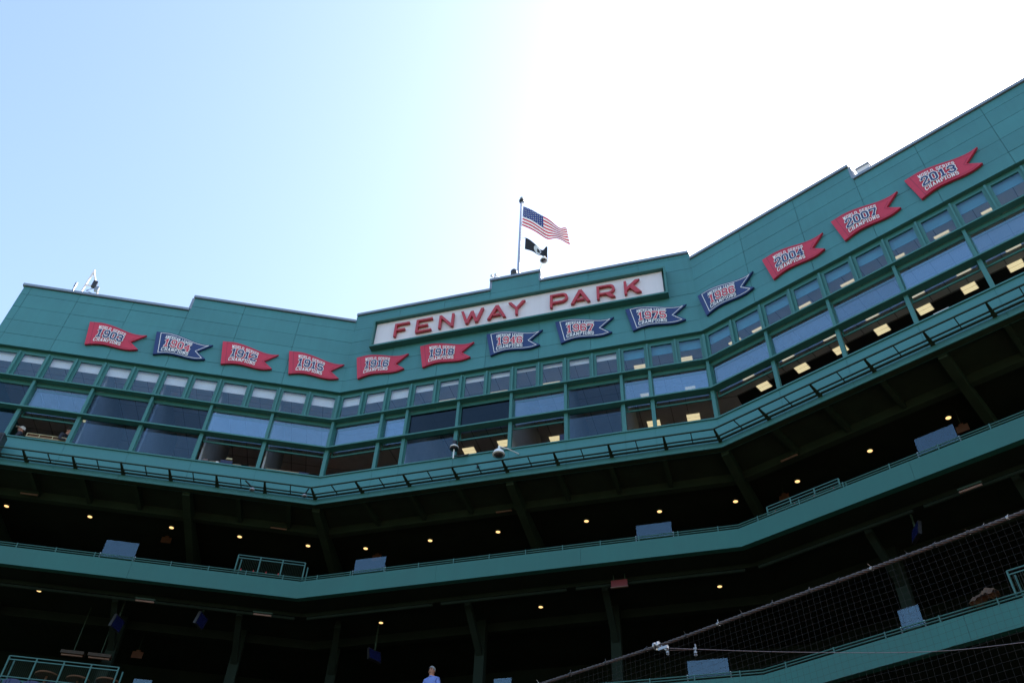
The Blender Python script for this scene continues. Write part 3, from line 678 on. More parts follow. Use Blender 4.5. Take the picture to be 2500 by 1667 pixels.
# red and white A-frame mast behind the left roof
ms = empty('antenna_mast', WP('A', 11.8, 24.8, -2), 'pale A-frame antenna mast rising behind the left parapet', 'mast')
ap = WP('A', 12.02, 29.25, -2); lf = WP('A', 12.11, 24.8, -1.4); rg = WP('A', 10.6, 24.8, -2.4)
dl = (WP('A', 12.07, 27.8, -2)-ap); dr = (WP('A', 11.35, 27.8, -2)-ap)
lf = ap+dl*3.0; rg = ap+dr*3.0
MB().bar(ap+Vector((0, 0, .1)), lf, .036).build('leg', 'white_steel', ms); MB().bar(ap, rg, .036).build('leg', 'white_steel', ms)
MB().bar(ap+dl*.62, ap+dr*.62, .028).build('crossbar', 'white_steel', ms)
e = ap+dr*.66
MB().wbox(e+Vector((-.02, -.15, 0)), .16, .14, .3, .4).build('equipment_box', 'black_plastic', ms); MB().wbox(e+Vector((.12, -.1, -.2)), .14, .12, .22, .2).build('equipment_box', 'galvanised', ms)
MB().tube([e, e+Vector((-.25, -.1, -.3)), e+Vector((.05, -.1, -.45))], .012, 5).build('cable', 'black_plastic', ms)
m2 = empty('aerial_tripod', WP('A', 12.35, 27.2, -2), 'thin three-legged aerial on the roof left of the A-frame mast', 'aerial')
t_ = WP('A', 12.44, 28.25, -2)
for uu in (12.58, 12.36, 12.2): MB().bar(t_, WP('A', uu, 24.8, -2-(.3 if uu == 12.36 else 0))*.35+t_*.65, .025).build('leg', 'galvanised', m2)
MB().bar(t_-Vector((0, 0, .1)), t_+Vector((0, 0, .12)), .05).build('head', 'galvanised', m2)
for a_, b_ in ((12.58, 0), (12.2, 0)): MB().bar(t_*.65+WP('A', a_, 24.8, -2)*.35, WP('A', a_+.05, 24.8, -2), .025).build('leg', 'galvanised', m2)
ub = empty('rooftop_unit', WP('C', 6.97, 24.8, -.7), 'small pinkish ventilation box peeking over the right parapet step', 'vent')
MB().box('C', 6.72, 7.16, 24.8, 26.84, -.5, -.95).build('casing', 'white_steel', ub)
MB().box('C', 6.68, 7.20, 26.842, 26.90, -.46, -1.0).build('cap', 'coping', ub)

# ------------------------------------------------------------------ lights
ordn = ['first', 'second', 'third', 'fourth', 'fifth', 'sixth', 'seventh', 'eighth', 'ninth', 'tenth', 'eleventh', 'twelfth', 'thirteenth', 'fourteenth']
def downlight(p, u, z, out, label, grp, r=.07):
    c = WP(p, u, z, out); rt = empty('downlight', c, label, 'ceiling light', grp)
    MB().lathe(c, [(r*1.25, .034), (r*1.25, -.01), (r*1.02, -.02), (r*1.0, .0)], 20).build('trim_ring', 'dark_green', rt)
    MB().lathe(c-Vector((0, 0, .022)), [(r*.5, -.004), (r, 0), (r, .018)], 20).build('lens', 'downlight', rt)
UPL = [('A', 10.99, 2.79), ('A', 8.08, 2.8), ('A', 5.18, 2.85), ('A', 2.71, 2.89), ('A', 0.19, 2.93), ('B', 0.6, 3.2), ('B', 3.16, 3.22), ('B', 5.77, 3.22), ('B', 9.03, 3.25), ('B', 11.63, 3.23), ('B', 14.23, 3.21), ('C', 0.9, 3.22), ('C', 3.45, 3.18), ('C', 5.97, 3.14)]
for i, (p, u, d_) in enumerate(UPL): downlight(p, u, 17.5, -d_, 'glowing round downlight in the upper balcony ceiling, %s from the left' % ordn[i], 'downlights of the upper balcony')
LOL = [('A', 8.22, 1.66, 'at the far left end of the ceiling'), ('B', 1.0, 3.72, 'deepest on the left, left of a close pair'), ('B', 2.13, 2.27, 'above a close pair left of centre'), ('B', 2.55, 3.74, 'right one of the deep pair left of centre'), ('B', 7.63, 2.36, 'alone near the middle'), ('B', 10.36, 3.75, 'deep right of the middle'), ('B', 12.88, 3.76, 'lower one near the right corner'), ('B', 13.33, 2.28, 'upper one near the right corner')]
for p, u, d_, t in LOL: downlight(p, u, 13.9, -d_, 'round downlight under the lower balcony, ' + t, 'downlights of the lower balcony', .06)
def troffer(p, u, out, label, grp, L=.62, Wd=.30, z=22.555):
    c = WP(p, u, z-.06, out); rt = empty('ceiling_panel_light', c, label, 'ceiling light', grp)
    MB().box(p, u-L/2-.02, u+L/2+.02, z-.035, z-.002, out-Wd/2-.02, out+Wd/2+.02).build('housing', 'troffer_frame', rt)
    MB().box(p, u-L/2, u+L/2, z-.055, z-.037, out-Wd/2, out-.022).box(p, u-L/2, u+L/2, z-.055, z-.037, out+.022, out+Wd/2).build('diffuser', 'troffer', rt)
for i, u in enumerate((.66, 1.62, 3.41, 5.0, 6.74, 8.2, 9.69)): troffer('C', u, -1.13, 'lit ceiling panel close behind the right-hand top windows, %s from the corner' % ordn[i], 'front row of lights in the right wing', .47, .2)
for i, u in enumerate((.04, 1.69, 3.33, 4.93, 6.55, 8.12, 9.71)): troffer('C', u, -3.0, 'lit ceiling panel in the middle row of the right wing, %s from the corner' % ordn[i], 'middle row of lights in the right wing', .47, .2)
for i, u in enumerate((.24, 1.82, 3.35, 4.92, 6.47, 7.99, 9.51)): troffer('C', u, -3.86, 'lit ceiling panel in the rear row of the right wing, %s from the corner' % ordn[i], 'rear row of lights in the right wing', .46, .37)
for i, (u, d_, l) in enumerate(((4.03, 1.40, .68), (6.14, 1.40, .68), (8.22, 1.38, .68), (11.66, 1.22, .45), (13.36, 1.2, .45))): troffer('B', u, -d_, 'lit ceiling panel near the glass of the central top windows, %s from the left' % ordn[i], 'front row of lights in the centre', l, .22)
for i, (u, d_) in enumerate(((11.58, 2.87), (13.29, 2.88))): troffer('B', u, -d_, 'lit ceiling panel seen through the central middle windows, %s from the left' % ordn[i], 'middle row of lights in the centre', .38, .28)
for i, (u, d_) in enumerate(((3.88, 4.57), (5.44, 4.43), (7.58, 4.67), (11.61, 4.62), (13.18, 4.58))): troffer('B', u, -d_, 'lit ceiling panel deep in the central press room, %s from the left' % ordn[i], 'rear row of lights in the centre', .5, .40)
troffer('A', 10.05, -3.88, 'single lit ceiling panel in the left wing beside a partition', 'lights in the left wing', .6, .3)
for i, (p, u, z, d_) in enumerate((('A', 9.89, 17.32, 1.53), ('A', 1.23, 17.32, 1.72), ('B', 6.42, 17.32, 1.78), ('C', 1.4, 17.32, 1.72), ('A', 4.7, 13.62, 1.0), ('A', .95, 13.62, 1.0), ('C', 6.2, 13.62, 1.0))):
    rt = empty('strip_light', WP(p, u, z, -d_), 'unlit pinkish tube light under the %s, %s from the left' % ('upper balcony soffit' if i < 4 else 'lower balcony soffit', ordn[i if i < 4 else i-4]), 'strip light', 'unlit strip lights')
    MB().bar(WP(p, u-.29, z, -d_), WP(p, u+.29, z, -d_), .028).build('tube', 'dead_tube', rt)
    MB().box(p, u-.31, u+.31, z+.04, z+.09, -d_-.05, -d_+.05).build('batten', 'dark_green', rt)

# ------------------------------------------------------------------ balcony railings, screens, guards
def railing(p, u0, u1, z, off, label, n):
    rt = empty('balcony_railing', WP(p, (u0+u1)/2, z, off), label, 'railing', 'balcony railings')
    for dz in (.075, .15): MB().bar(WP(p, u0, z+dz, off), WP(p, u1, z+dz, off), .016).build('rail', 'rail_green', rt)
    for i in range(n):
        u = u0+(u1-u0)*(i+.5)/n
        MB().box(p, u-.015, u+.015, z+.001, z+.165, off+.02, off+.045).build('post', 'rail_green', rt)
for z, nm in ((LT, 'upper'), (L2T, 'lower')):
    o = -.40
    railing('A', mit('A', 0, o), 12, z, o, 'low green double-tube railing on the %s balcony edge, left wing' % nm, 10)
    railing('B', mit('B', 0, o), mit('B', 1, o), z, o, 'low green double-tube railing on the %s balcony edge, centre' % nm, 12)
    railing('C', mit('C', 0, o), 12, z, o, 'low green double-tube railing on the %s balcony edge, right wing' % nm, 9)
def screen(p, u0, u1, z0, z1, label):
    rt = empty('wind_screen', WP(p, (u0+u1)/2, z0, -.5), label, 'wind screen', 'clear acrylic wind screens')
    MB().box(p, u0, u1, z0, z1, -.46, -.475).build('sheet', 'acrylic', rt)
    for u in (u0-.03, u1+.03): MB().box(p, u-.014, u+.014, z0-.1, z0+.1, -.45, -.49).build('clip', 'galvanised', rt)
screen('A', 5.36, 6.40, LT+.13, 15.34, 'blue reflecting acrylic screen on the upper balcony rail, left wing')
screen('B', 1.75, 2.84, LT+.13, 15.25, 'blue reflecting acrylic screen on the upper balcony rail left of centre')
screen('B', 11.15, 12.23, LT+.13, 15.22, 'blue reflecting acrylic screen on the upper balcony rail right of centre')
screen('C', 5.42, 6.48, LT+.13, 15.27, 'blue reflecting acrylic screen on the upper balcony rail, right wing')
screen('B', 12.25, 13.33, L2T+.11, 10.78, 'wide acrylic screen on the lower balcony rail behind the net')
screen('C', 3.68, 4.20, L2T+.11, 10.82, 'narrow acrylic screen on the lower balcony rail behind the net')
screen('A', 3.56, 4.08, L2T+.11, 10.92, 'small acrylic screen at the bottom left edge of the picture')
screen('B', 6.78, 7.30, L2T+.11, 10.77, 'small acrylic screen at the bottom right of the standing man')
def guard(p, u0, u1, z0, z1, out, label, n, cones=False, lw=.02):
    rt = empty('guard_rail', WP(p, (u0+u1)/2, z0, out), label, 'guard rail', 'tall guard rails')
    for i in range(n+1):
        u = u0+(u1-u0)*i/n
        MB().box(p, u-lw, u+lw, z0, z1, out, out-.04).build('post', 'rail_green', rt)
    for u in (u0+.09*(1 if u1 > u0 else -1), u1+.09*(1 if u1 > u0 else -1)): MB().box(p, u-lw, u+lw, z0, z1-.02, out-.25, out-.29).build('post', 'rail_green', rt)
    for z in (z0+.04, z1-.10, z1): MB().box(p, min(u0, u1), max(u0, u1), z-.014, z+.014, out-.001, out-.035).build('rail', 'rail_green', rt)
    for i in range(n):
        a = u0+(u1-u0)*i/n; b_ = u0+(u1-u0)*(i+1)/n
        mesh = MB(); k = 0
        lo, hi = min(a, b_)+.03, max(a, b_)-.03
        x = lo
        while x < hi:
            mesh.box(p, x, x+.006, z0+.055, z1-.115, out-.012, out-.018); x += .055
        mesh.build('mesh_infill', 'dark_green', rt)
    return rt
guard('A', 2.12, -.10, LT+.14, 15.38, -.46, 'tall green guard rail panel on the upper balcony, left of the corner', 3)
guard('C', .86, 3.13, LT+.13, 15.05, -.5, 'tall green guard rail panel on the upper balcony, right of the corner', 3)
guard('A', 7.75, 4.62, 10.55, 11.2, -.46, 'tall green guard rail at the bottom left of the lower balcony', 4)
guard('C', 6.35, 8.6, L2T+.14, 10.95, -.46, 'tall guard rail behind the net at the right edge', 3)
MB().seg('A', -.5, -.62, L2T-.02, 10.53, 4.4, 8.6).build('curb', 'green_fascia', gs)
k = 0
for p, u0, du, zz in (('A', 2.02, -.42, 15.02), ('C', 1.0, .62, 14.86)):
    for i in range(4):
        c = WP(p, u0+du*i, zz, -1.0 if p == 'A' else -.75)
        rt = empty('traffic_cone', c, 'tiny red cone behind the %s guard rail, %s from the left' % ('left' if p == 'A' else 'right', ordn[i]), 'cone', 'small red cones')
        MB().lathe(c, [(.055, 0), (.05, .01), (.012, .13)], 10).build('cone', 'cone_red', rt); MB().wbox(c-Vector((0, 0, .006)), .13, .13, .012).build('base', 'cone_red', rt)
        if i == 0: MB().box(p, min(u0, u0+du*3)-.15, max(u0, u0+du*3)+.15, zz-.1, zz-.016, -.85 if p == 'A' else -.62, -1.15 if p == 'A' else -.9).build('ledge', 'deck_green', gs)

# hanging monitors, signs
def monitor(p, u, z, out, ang, label):
    c = WP(p, u, z, out); rt = empty('hanging_monitor', c, label, 'monitor', 'hanging monitors')
    d = DIR[p]; rz = math.atan2(d.y, d.x)+ang
    MB().wbox(c, .46, .08, .36, rz, 0, -.25).build('case', 'black_plastic', rt)
    R = Matrix.Rotation(rz, 3, 'Z') @ Matrix.Rotation(-.25, 3, 'X')
    for sgn in (-1, 1): MB().wbox(c+R @ Vector((0, .043*sgn, 0)), .42, .004, .31, rz, 0, -.25).build('screen', 'screen_blue', rt)
    MB().bar(c+Vector((0, 0, .15)), WP(p, u, 14.0, out), .025).build('hanger', 'dark_green', rt)
monitor('A', 2.92, 13.45, -1.55, 1.2, 'blue hanging monitor under the left balcony, clearly lit')
monitor('A', 5.55, 13.2, -1.9, 1.2, 'dim hanging monitor under the balcony at far left')
monitor('C', 4.42, 13.32, -1.6, -.85, 'blue hanging monitor above the net on the right')
monitor('B', 1.9, 12.9, -2.6, 1.1, 'dim hanging monitor left of the picture centre')
ex = empty('exit_sign', WP('B', 10.42, 13.6, -1.5), 'dark red hanging sign under the lower balcony ceiling', 'sign')
MB().box('B', 10.17, 10.67, 13.58, 13.81, -1.10, -1.14).build('plate', 'exit_red', ex)
for u in (10.25, 10.6): MB().bar(WP('B', u, 13.8, -1.12), WP('B', u, 14.0, -1.12), .012).build('hanger', 'dark_green', ex)
MB().box('B', 10.15, 10.69, 13.56, 13.578, -1.08, -1.16).build('frame', 'dead_tube', ex)
for i, (p, u, z, out, t) in enumerate((('A', 5.39, 17.38, -3.5, 'left of the upper balcony'), ('C', .30, 17.2, -3.3, 'near the right corner of the upper balcony'), ('C', 6.24, 16.9, -3.0, 'right end of the upper balcony'), ('A', 5.14, 13.2, -4.0, 'bottom left of the lower balcony'), ('B', .9, 17.35, -3.6, 'left of centre in the upper balcony'))):
    rt = empty('section_sign', WP(p, u, z, out), 'small orange-brown hanging sign, ' + t, 'sign', 'small orange section signs')
    MB().box(p, u-.18, u+.18, z-.17, z+.06, out, out-.03).build('plate', 'sign_orange', rt)
    MB().box(p, u-.07, u+.07, z+.06, z+.12, out, out-.025).build('bracket', 'sign_orange', rt)
    MB().bar(WP(p, u, z+.10, out-.012), WP(p, u, 17.54 if z > 15 else 14.0, out-.012), .01).build('hanger', 'dark_green', rt)

# press box contents along the sill
sp = empty('loudspeaker', WP('A', 10.75, 17.66, .5), 'dark loudspeaker box on the catwalk at the left edge', 'loudspeaker')
MB().box('A', 10.62, 11.3, 17.64, 18.24, .25, .62).build('cabinet', 'black_plastic', sp); MB().box('A', 10.68, 11.24, 17.70, 18.18, .622, .64).build('grille', 'jacket_dark', sp)
ds = empty('desk', WP('A', 9.7, 17.87, -.9), 'dark desk with pale yellow frame behind the open left window', 'desk')
MB().box('A', 8.98, 10.4, 18.55, 18.60, -.2, -.5).build('top', 'wood_dark', ds)
for z in (18.79, 18.92): MB().box('A', 9.0, 10.35, z, z+.025, -.20, -.225).build('rail', 'yellow_frame', ds)
for u in (9.0, 9.45, 9.9, 10.32): MB().box('A', u, u+.025, 18.815, 18.92, -.201, -.224).build('upright', 'yellow_frame', ds)
MB().box('A', 9.03, 10.32, 18.60, 18.92, -.24, -.26).build('infill', 'wood_dark', ds)
for u in (9.05, 10.3): MB().box('A', u, u+.06, 17.87, 18.55, -.42, -.48).build('leg', 'yellow_frame', ds)
for i, (p, u0, u1, t) in enumerate((('A', .15, 2.1, 'behind the open window left of the inner corner'), ('A', 2.4, 4.4, 'behind the second open window from the inner corner'))):
    ds = empty('desk', WP(p, (u0+u1)/2, 17.87, -.9), 'tan counter ' + t, 'desk', 'tan counters')
    MB().box(p, u0, u1, 18.60, 18.66, -.3, -1.0).build('top', 'desk_tan', ds)
    MB().box(p, u0+(u1-u0)*.25, u1-.1, 18.66, 18.86, -.3, -.33).build('front_board', 'desk_tan', ds)
    for u in (u0+.05, u1-.1): MB().box(p, u, u+.06, 17.87, 18.60, -.5, -.56).build('leg', 'desk_tan', ds)
def gadget(name, p, u, z, w_, h, out, m_, label, cat_, screen_=None):
    rt = empty(name, WP(p, u, z, out), label, cat_)
    MB().box(p, u-w_/2, u+w_/2, z, z+h, out, out-.06).build('body', m_, rt)
    MB().box(p, u-w_/2-.01, u+w_/2+.01, z-.02, z-.001, out+.05, out-.2).build('base', m_, rt)
    if screen_: MB().box(p, u-w_/2+.02, u+w_/2-.02, z+.02, z+h-.02, out+.006, out+.001).build('screen', screen_, rt)
gadget('monitor', 'A', 3.42, 18.72, .44, .2, -.22, 'jacket_dark', 'flat dark monitor on the counter in the second open window', 'monitor', 'screen_blue')
gadget('monitor', 'A', .64, 18.70, .36, .14, -.22, 'jacket_dark', 'dark monitor on the counter next to the inner corner', 'monitor', 'screen_blue')
gadget('name_card', 'A', 3.36, 18.98, .2, .08, -.26, 'yellow_frame', 'pale yellow card standing on the monitor in the second open window', 'card')
gadget('radio', 'A', 4.16, 18.76, .22, .11, -.22, 'black_plastic', 'black radio box on the sill beside a partition', 'radio', 'dead_tube')
gadget('paper_cup', 'A', 3.73, 18.73, .09, .08, -.21, 'paper', 'small white paper cup on the sill of the second open window', 'cup')
gadget('paper_stack', 'A', 2.5, 18.74, .24, .09, -.24, 'cloth_brown', 'brown paper pile at the right of the second open window', 'papers')
gadget('paper_stack', 'C', 7.42, 18.605, .42, .045, .0, 'paper', 'white paper sheet lying on the sill of the right wing', 'paper')
gadget('laptop', 'B', 8.88, 18.72, .2, .38, -.26, 'black_plastic', 'black laptop behind the open window right of centre', 'laptop', 'screen_blue')
for i, (p, u, z) in enumerate((('A', 2.15, 17.50), ('A', .36, 17.52))):
    rt = empty('catwalk_lamp', WP(p, u, z, .5), 'pale lamp on a short arm on the catwalk, %s' % ('second bay left of the inner corner' if i == 0 else 'right at the inner corner'), 'lamp', 'catwalk lamps')
    MB().lathe(WP(p, u, z-.06, .38), [(.02, .06), (.06, .03), (.085, -.02), (.07, -.03)][::-1], 12).build('shade', 'pole_grey', rt, smooth=True)
    MB().bar(WP(p, u, z, .38), WP(p, u+(.26 if i == 0 else -.12), z+.1, .62), .022).build('arm', 'black_plastic', rt)
sb = empty('sensor_box', WP('B', 5.98, 17.7, .01), 'small dark box fixed to the wall under the catwalk', 'box')
MB().box('B', 5.95, 6.03, 17.95, 18.03, .001, .06).build('body', 'black_plastic', sb); MB().box('B', 5.965, 6.015, 17.965, 18.015, .06, .07).build('lens', 'smoked', sb)

# ------------------------------------------------------------------ lower balcony furniture at bottom left
for i, u in enumerate((7.9, 7.35, 6.8, 6.25)):
    c = WP('A', u, 10.30, -.30); rt = empty('stadium_seat', WP('A', u, L2T, -.30), 'blue folding seat back below the bottom left guard rail, %s from the left' % ordn[i], 'seat', 'blue stadium seats')
    bk = MB()
    for k in range(6):
        a0, a1 = -.24+.08*k, -.24+.08*(k+1); z0_ = 10.52-.09*abs((k-2.5)/3)**2; 
        bk.box('A', u+a0, u+a1-.002, 10.28, z0_, -.40+.02*abs(k-2.5), -.43+.02*abs(k-2.5))
    bk.build('backrest', 'seat_blue', rt)
    MB().box('A', u-.22, u+.22, 10.27, 10.31, -.30, -.40).build('seat', 'seat_blue', rt); MB().box('A', u-.26, u-.23, L2T, 10.44, -.38, -.42).build('bracket', 'dark_green', rt)
for i, (u, out) in enumerate(((6.9, -1.6), (6.0, -1.7), (5.1, -1.6))):
    c = WP('A', u, 9.75, out); rt = empty('bar_table', c, 'dark round bar table behind the bottom left guard rail, %s from the left' % ordn[i], 'table', 'round bar tables')
    MB().lathe(c+Vector((0, 0, 1.22)), [(.30, 0), (.31, .02), (.30, .04)], 20).build('top', 'wood_dark', rt); MB().lathe(c, [(.22, 0), (.2, .03), (.04, .06), (.035, 1.22)], 12).build('pedestal', 'wood_dark', rt)
for i, u in enumerate((6.75, 5.9)):
    rt = empty('radiant_heater', WP('A', u, 12.9, -2.6), 'long brown radiant heater above the bottom left guard rail, %s one' % ('left' if i == 0 else 'right'), 'heater', 'radiant heaters')
    MB().box('A', u-.36, u+.36, 12.32, 12.42, -2.5, -2.75).build('hood', 'heater_brown', rt)
    MB().bar(WP('A', u-.33, 12.30, -2.6), WP('A', u+.33, 12.30, -2.6), .03).build('tube', 'dead_tube', rt)
    MB().bar(WP('A', u, 12.42, -2.62), WP('A', u, 14.0, -2.62), .015).build('hanger', 'dark_green', rt)

# ------------------------------------------------------------------ people
def person(loc, rz, label, shirt, hair, pose='stand', hat=None, look=0.0):
    """one continuous skinned body; local frame: +Y forward, metres"""
    hip = .93 if pose == 'stand' else .50
    V = []; E = []; Rd = []
    def v(p, r, parent=None):
        V.append(Vector(p)); Rd.append(r)
        if parent is not None: E.append((parent, len(V)-1))
        return len(V)-1
    lean = .04
    pel = v((0, 0, hip), (.155, .115)); bel = v((0, .01, hip+.16), (.155, .12), pel); che = v((0, lean, hip+.36), (.18, .125), bel)
    shc = v((0, lean, hip+.50), (.13, .09), che); nec = v((0, lean+.015, hip+.575), (.058, .062), shc); hb = v((0, lean+.035, hip+.64), (.066, .082), nec)
    hm = v((0, lean+.045, hip+.71), (.079, .098), hb); ht = v((0, lean+.03, hip+.79), (.066, .085), hm)
    tips = []
    for s in (-1, 1):
        sh = v((s*.175, lean, hip+.475), (.075, .075), shc)
        if pose == 'stand': el = v((s*.27, lean+.02, hip+.20), (.048, .05), sh); wr = v((s*.24, lean+.22, hip+.06), (.033, .035), el)
        else: el = v((s*.27, lean+.06, hip+.22), (.048, .05), sh); wr = v((s*.15, lean+.30, hip+.22), (.033, .035), el)
        d = (V[wr]-V[el]).normalized()
        pm = v(V[wr]+d*.07, (.038, .022), wr)
        for k in range(4):
            f1 = v(V[pm]+d*.045+Vector(((k-1.5)*.019, 0, -.012)), (.0095, .0095), pm); v(V[f1]+d*(.035+.006*(1-abs(k-1.4)))+Vector((0, 0, -.02)), (.008, .008), f1)
        v(V[wr]+d*.06+Vector((-s*.045, .0, .0)), (.011, .011), wr)
        hp = v((s*.095, 0, hip-.06), (.088, .095), pel)
        if pose == 'stand': kn = v((s*.11, .02, .50), (.06, .065), hp); an = v((s*.11, -.01, .09), (.042, .05), kn); 
        else: kn = v((s*.12, .44, .50), (.065, .065), hp); an = v((s*.12, .42, .09), (.042, .05), kn)
        v(V[an]+Vector((0, .16, -.045)), (.042, .035), an)
    me = bpy.data.meshes.new('body'); me.from_pydata(V, E, []); o = bpy.data.objects.new('body', me); COL.objects.link(o)
    md = o.modifiers.new('skin', 'SKIN'); sv = me.skin_vertices[0].data
    for i, r in enumerate(Rd): sv[i].radius = r; sv[i].use_root = (i == 0)
    ms_ = o.modifiers.new('sub', 'SUBSURF'); ms_.levels = ms_.render_levels = 2
    dg = bpy.context.evaluated_depsgraph_get(); m2_ = bpy.data.meshes.new_from_object(o.evaluated_get(dg))
    bpy.data.objects.remove(o)
    m2_.name = 'body'; m2_.materials.clear()
    for n_ in ('skin', shirt, 'trousers', 'black_plastic'): m2_.materials.append(M[n_])
    wr_z = hip
    for pl in m2_.polygons:
        c = pl.center; pl.use_smooth = True
        dist = min((c-V[i]).length for i in range(len(V)) if Rd[i][0] <= .04 and V[i].z > .3) if True else 9
        if c.z > hip+.555: k = 0
        elif dist < .075: k = 0
        elif c.z > hip+.02 and not (pose != 'stand' and c.y > .18 and c.z < hip+.14): k = 1
        elif c.z > .09: k = 2
        else: k = 3
        pl.material_index = k
    # face: push a nose and brow into the head
    for vv in m2_.vertices:
        c = vv.co
        if c.y > lean+.09 and abs(c.x) < .018 and hip+.67 < c.z < hip+.715: c.y += .022
    rt = empty('person', loc, label, 'person'); rt.rotation_euler.z = rz
    bo = bpy.data.objects.new('body', m2_); COL.objects.link(bo); bo.parent = rt; WL[bo.name] = Vector(loc)
    def part(mb, name, m_):
        me_ = bpy.data.meshes.new(name); me_.from_pydata(mb.v, [], mb.f); me_.materials.append(M[m_])
        for pl in me_.polygons: pl.use_smooth = True
        ob = bpy.data.objects.new(name, me_); COL.objects.link(ob); ob.parent = rt
    hc = Vector((0, lean+.03, hip+.745))
    hm_ = MB(); n = 18; vs = []; fs = []
    for j in range(7):
        ph = math.pi/2*j/6
        for i in range(n):
            a = 2*math.pi*i/n; fr_ = max(0, math.sin(a))
            z = .098*math.cos(ph)-(.055*(1-fr_)**1.0 if j == 6 else 0) + (.03*fr_ if j == 6 else 0)
            vs.append(hc+Vector((.086*math.sin(ph+.02)*math.cos(a), .107*math.sin(ph+.02)*math.sin(a)-.006, z)))
    for j in range(6):
        for i in range(n): fs.append((j*n+i, j*n+(i+1) % n, (j+1)*n+(i+1) % n, (j+1)*n+i))
    hm_.add(vs, fs); part(hm_, 'hair' if not hat else 'cap', hair if not hat else hat)
    ear = MB()
    for s in (-1, 1):
        ear.lathe(Vector((s*.084, lean+.035, hip+.69)), [(.006, -.012), (.026, -.004), (.024, .006), (.008, .01)], 8, (s, 0, 0))
    part(ear, 'ears', 'skin')
    ey = MB()
    for s in (-1, 1):
        ey.lathe(Vector((s*.03, lean+.128, hip+.712)), [(.004, -.004), (.011, 0), (.004, .004)], 8, (0, 1, 0))
        ey.hexa([Vector((s*.03+x, lean+y, hip+z)) for z in (.728, .734) for x, y in ((-.018, .125), (.018, .125), (.018, .136), (-.018, .136))])
    ey.hexa([Vector((x, lean+y, hip+z)) for z in (.642, .650) for x, y in ((-.024, .105), (.024, .105), (.024, .122), (-.024, .122))])
    part(ey, 'eyes_and_mouth', 'hair_dark')
    if hat:
        br = MB(); br.hexa([hc+Vector((x, y, z)) for z in (.022, .032) for x, y in ((-.07, .08), (.07, .08), (.055, .19), (-.055, .19))]); part(br, 'brim', hat)
    if shirt == 'shirt_blue':
        co = MB(); co.lathe(Vector((0, lean+.015, hip+.545)), [(.085, -.01), (.075, .025), (.068, .025), (.07, -.01)], 14); part(co, 'collar', 'shirt_blue')
    return rt
fc = lambda p: math.atan2(NRM[p].y, NRM[p].x)-math.pi/2
person(WP('B', 4.5, 9.74, -1.48), fc('B')-.15, 'grey-haired man in a blue shirt standing at the lower balcony rail', 'shirt_blue', 'hair_grey', 'stand')
person(WP('A', 10.66, 17.865, -.55), fc('A')-1.25, 'person in a pale cap sitting at the left end of the open left window', 'jacket_dark', 'hair_dark', 'sit', 'cap_white')
person(WP('A', 9.22, 18.02, -.50), fc('A')+1.2, 'dark-jacketed person sitting at the right end of the open left window', 'jacket_dark', 'hair_dark', 'sit')
for p, u, o_, t in (('A', 10.66, -.55, 'pale-capped'), ('A', 9.22, -.50, 'dark-jacketed')):
    rt = empty('stool', WP(p, u, 17.865, o_), 'dark stool under the %s person behind the open left window' % t, 'stool')
    c = WP(p, u, 17.865, o_)
    MB().lathe(c+Vector((0, 0, .30 if u > 10 else .44)), [(.18, 0), (.19, .03), (.18, .06)], 14).build('seat', 'black_plastic', rt)
    MB().lathe(c, [(.2, 0), (.19, .02), (.03, .04), (.03, .30 if u > 10 else .44)], 12).build('pedestal', 'galvanised', rt)

# draped brown cloth on the lower rail
ck = empty('draped_jacket', WP('C', 5.75, 10.3, -.42), 'crumpled brown jacket thrown over the lower rail behind the net', 'jacket')
cl = MB(); nu, nv = 34, 18; vs = []; fs = []
for i in range(nu+1):
    for j in range(nv+1):
        s = i/nu; t = j/nv*2-1
        prof = .16*math.sin(math.pi*min(1, s*1.05))**.6+.02 + (.04 if s > .6 else 0)
        h = 10.44+.16*s*(1.2-s*.3) + prof*(1-abs(t)**1.6)*.9-.07 + .022*math.sin(9*s+4*t)+.014*math.sin(23*s-7*t)+.008*math.sin(41*s+19*t)
        vs.append(WP('C', 5.36+.66*s, h, -.42+.17*t+.03*math.sin(13*s)+.012*math.sin(31*s+5*t)))
for i in range(nu):
    for j in range(nv): a = i*(nv+1)+j; fs.append((a, a+1, a+nv+2, a+nv+1))
cl.add(vs, fs).build('cloth', 'cloth_brown', ck, smooth=True)

# ------------------------------------------------------------------ backstop net with cable
CP = [(-.45, 11.0, 4.4), (.59, 10.04, 4.4), (1.76, 8.97, 4.4), (2.60, 8.11, 4.4), (3.32, 7.39, 4.4), (4.00, 6.68, 4.4), (4.44, 6.21, 4.4), (5.5, 5.1, 4.42)]
CP = [Vector((x*K, y*K, z*K+EYE)) for x, y, z in CP]
def cp(t):
    return Vector(cat([tuple(c) for c in CP], t))
nb = empty('backstop_net', CP[3]*1.0 - Vector((0, 0, CP[3].z)), 'fine protective net hanging from a thick twisted wire rope at bottom right', 'net')
NL = 260; path = [cp(i/NL) for i in range(NL+1)]
rope = MB(); vs = []; fs = []; nn = 12; Lacc = 0
for i, c in enumerate(path):
    d = (path[min(i+1, NL)]-path[max(i-1, 0)]).normalized(); q = d.to_track_quat('Z', 'Y').to_matrix()
    if i: Lacc += (c-path[i-1]).length
    for k in range(nn):
        a = 2*math.pi*k/nn; r = .0155*(1 if k % 2 == 0 else .78); a2 = a+Lacc*22
        vs.append(c+q @ Vector((r*math.cos(a2), r*math.sin(a2), 0)))
for i in range(NL):
    for k in range(nn): fs.append((i*nn+k, i*nn+(k+1) % nn, (i+1)*nn+(k+1) % nn, (i+1)*nn+k))
rope.add(vs, fs).build('wire_rope', 'wire_rope', nb)
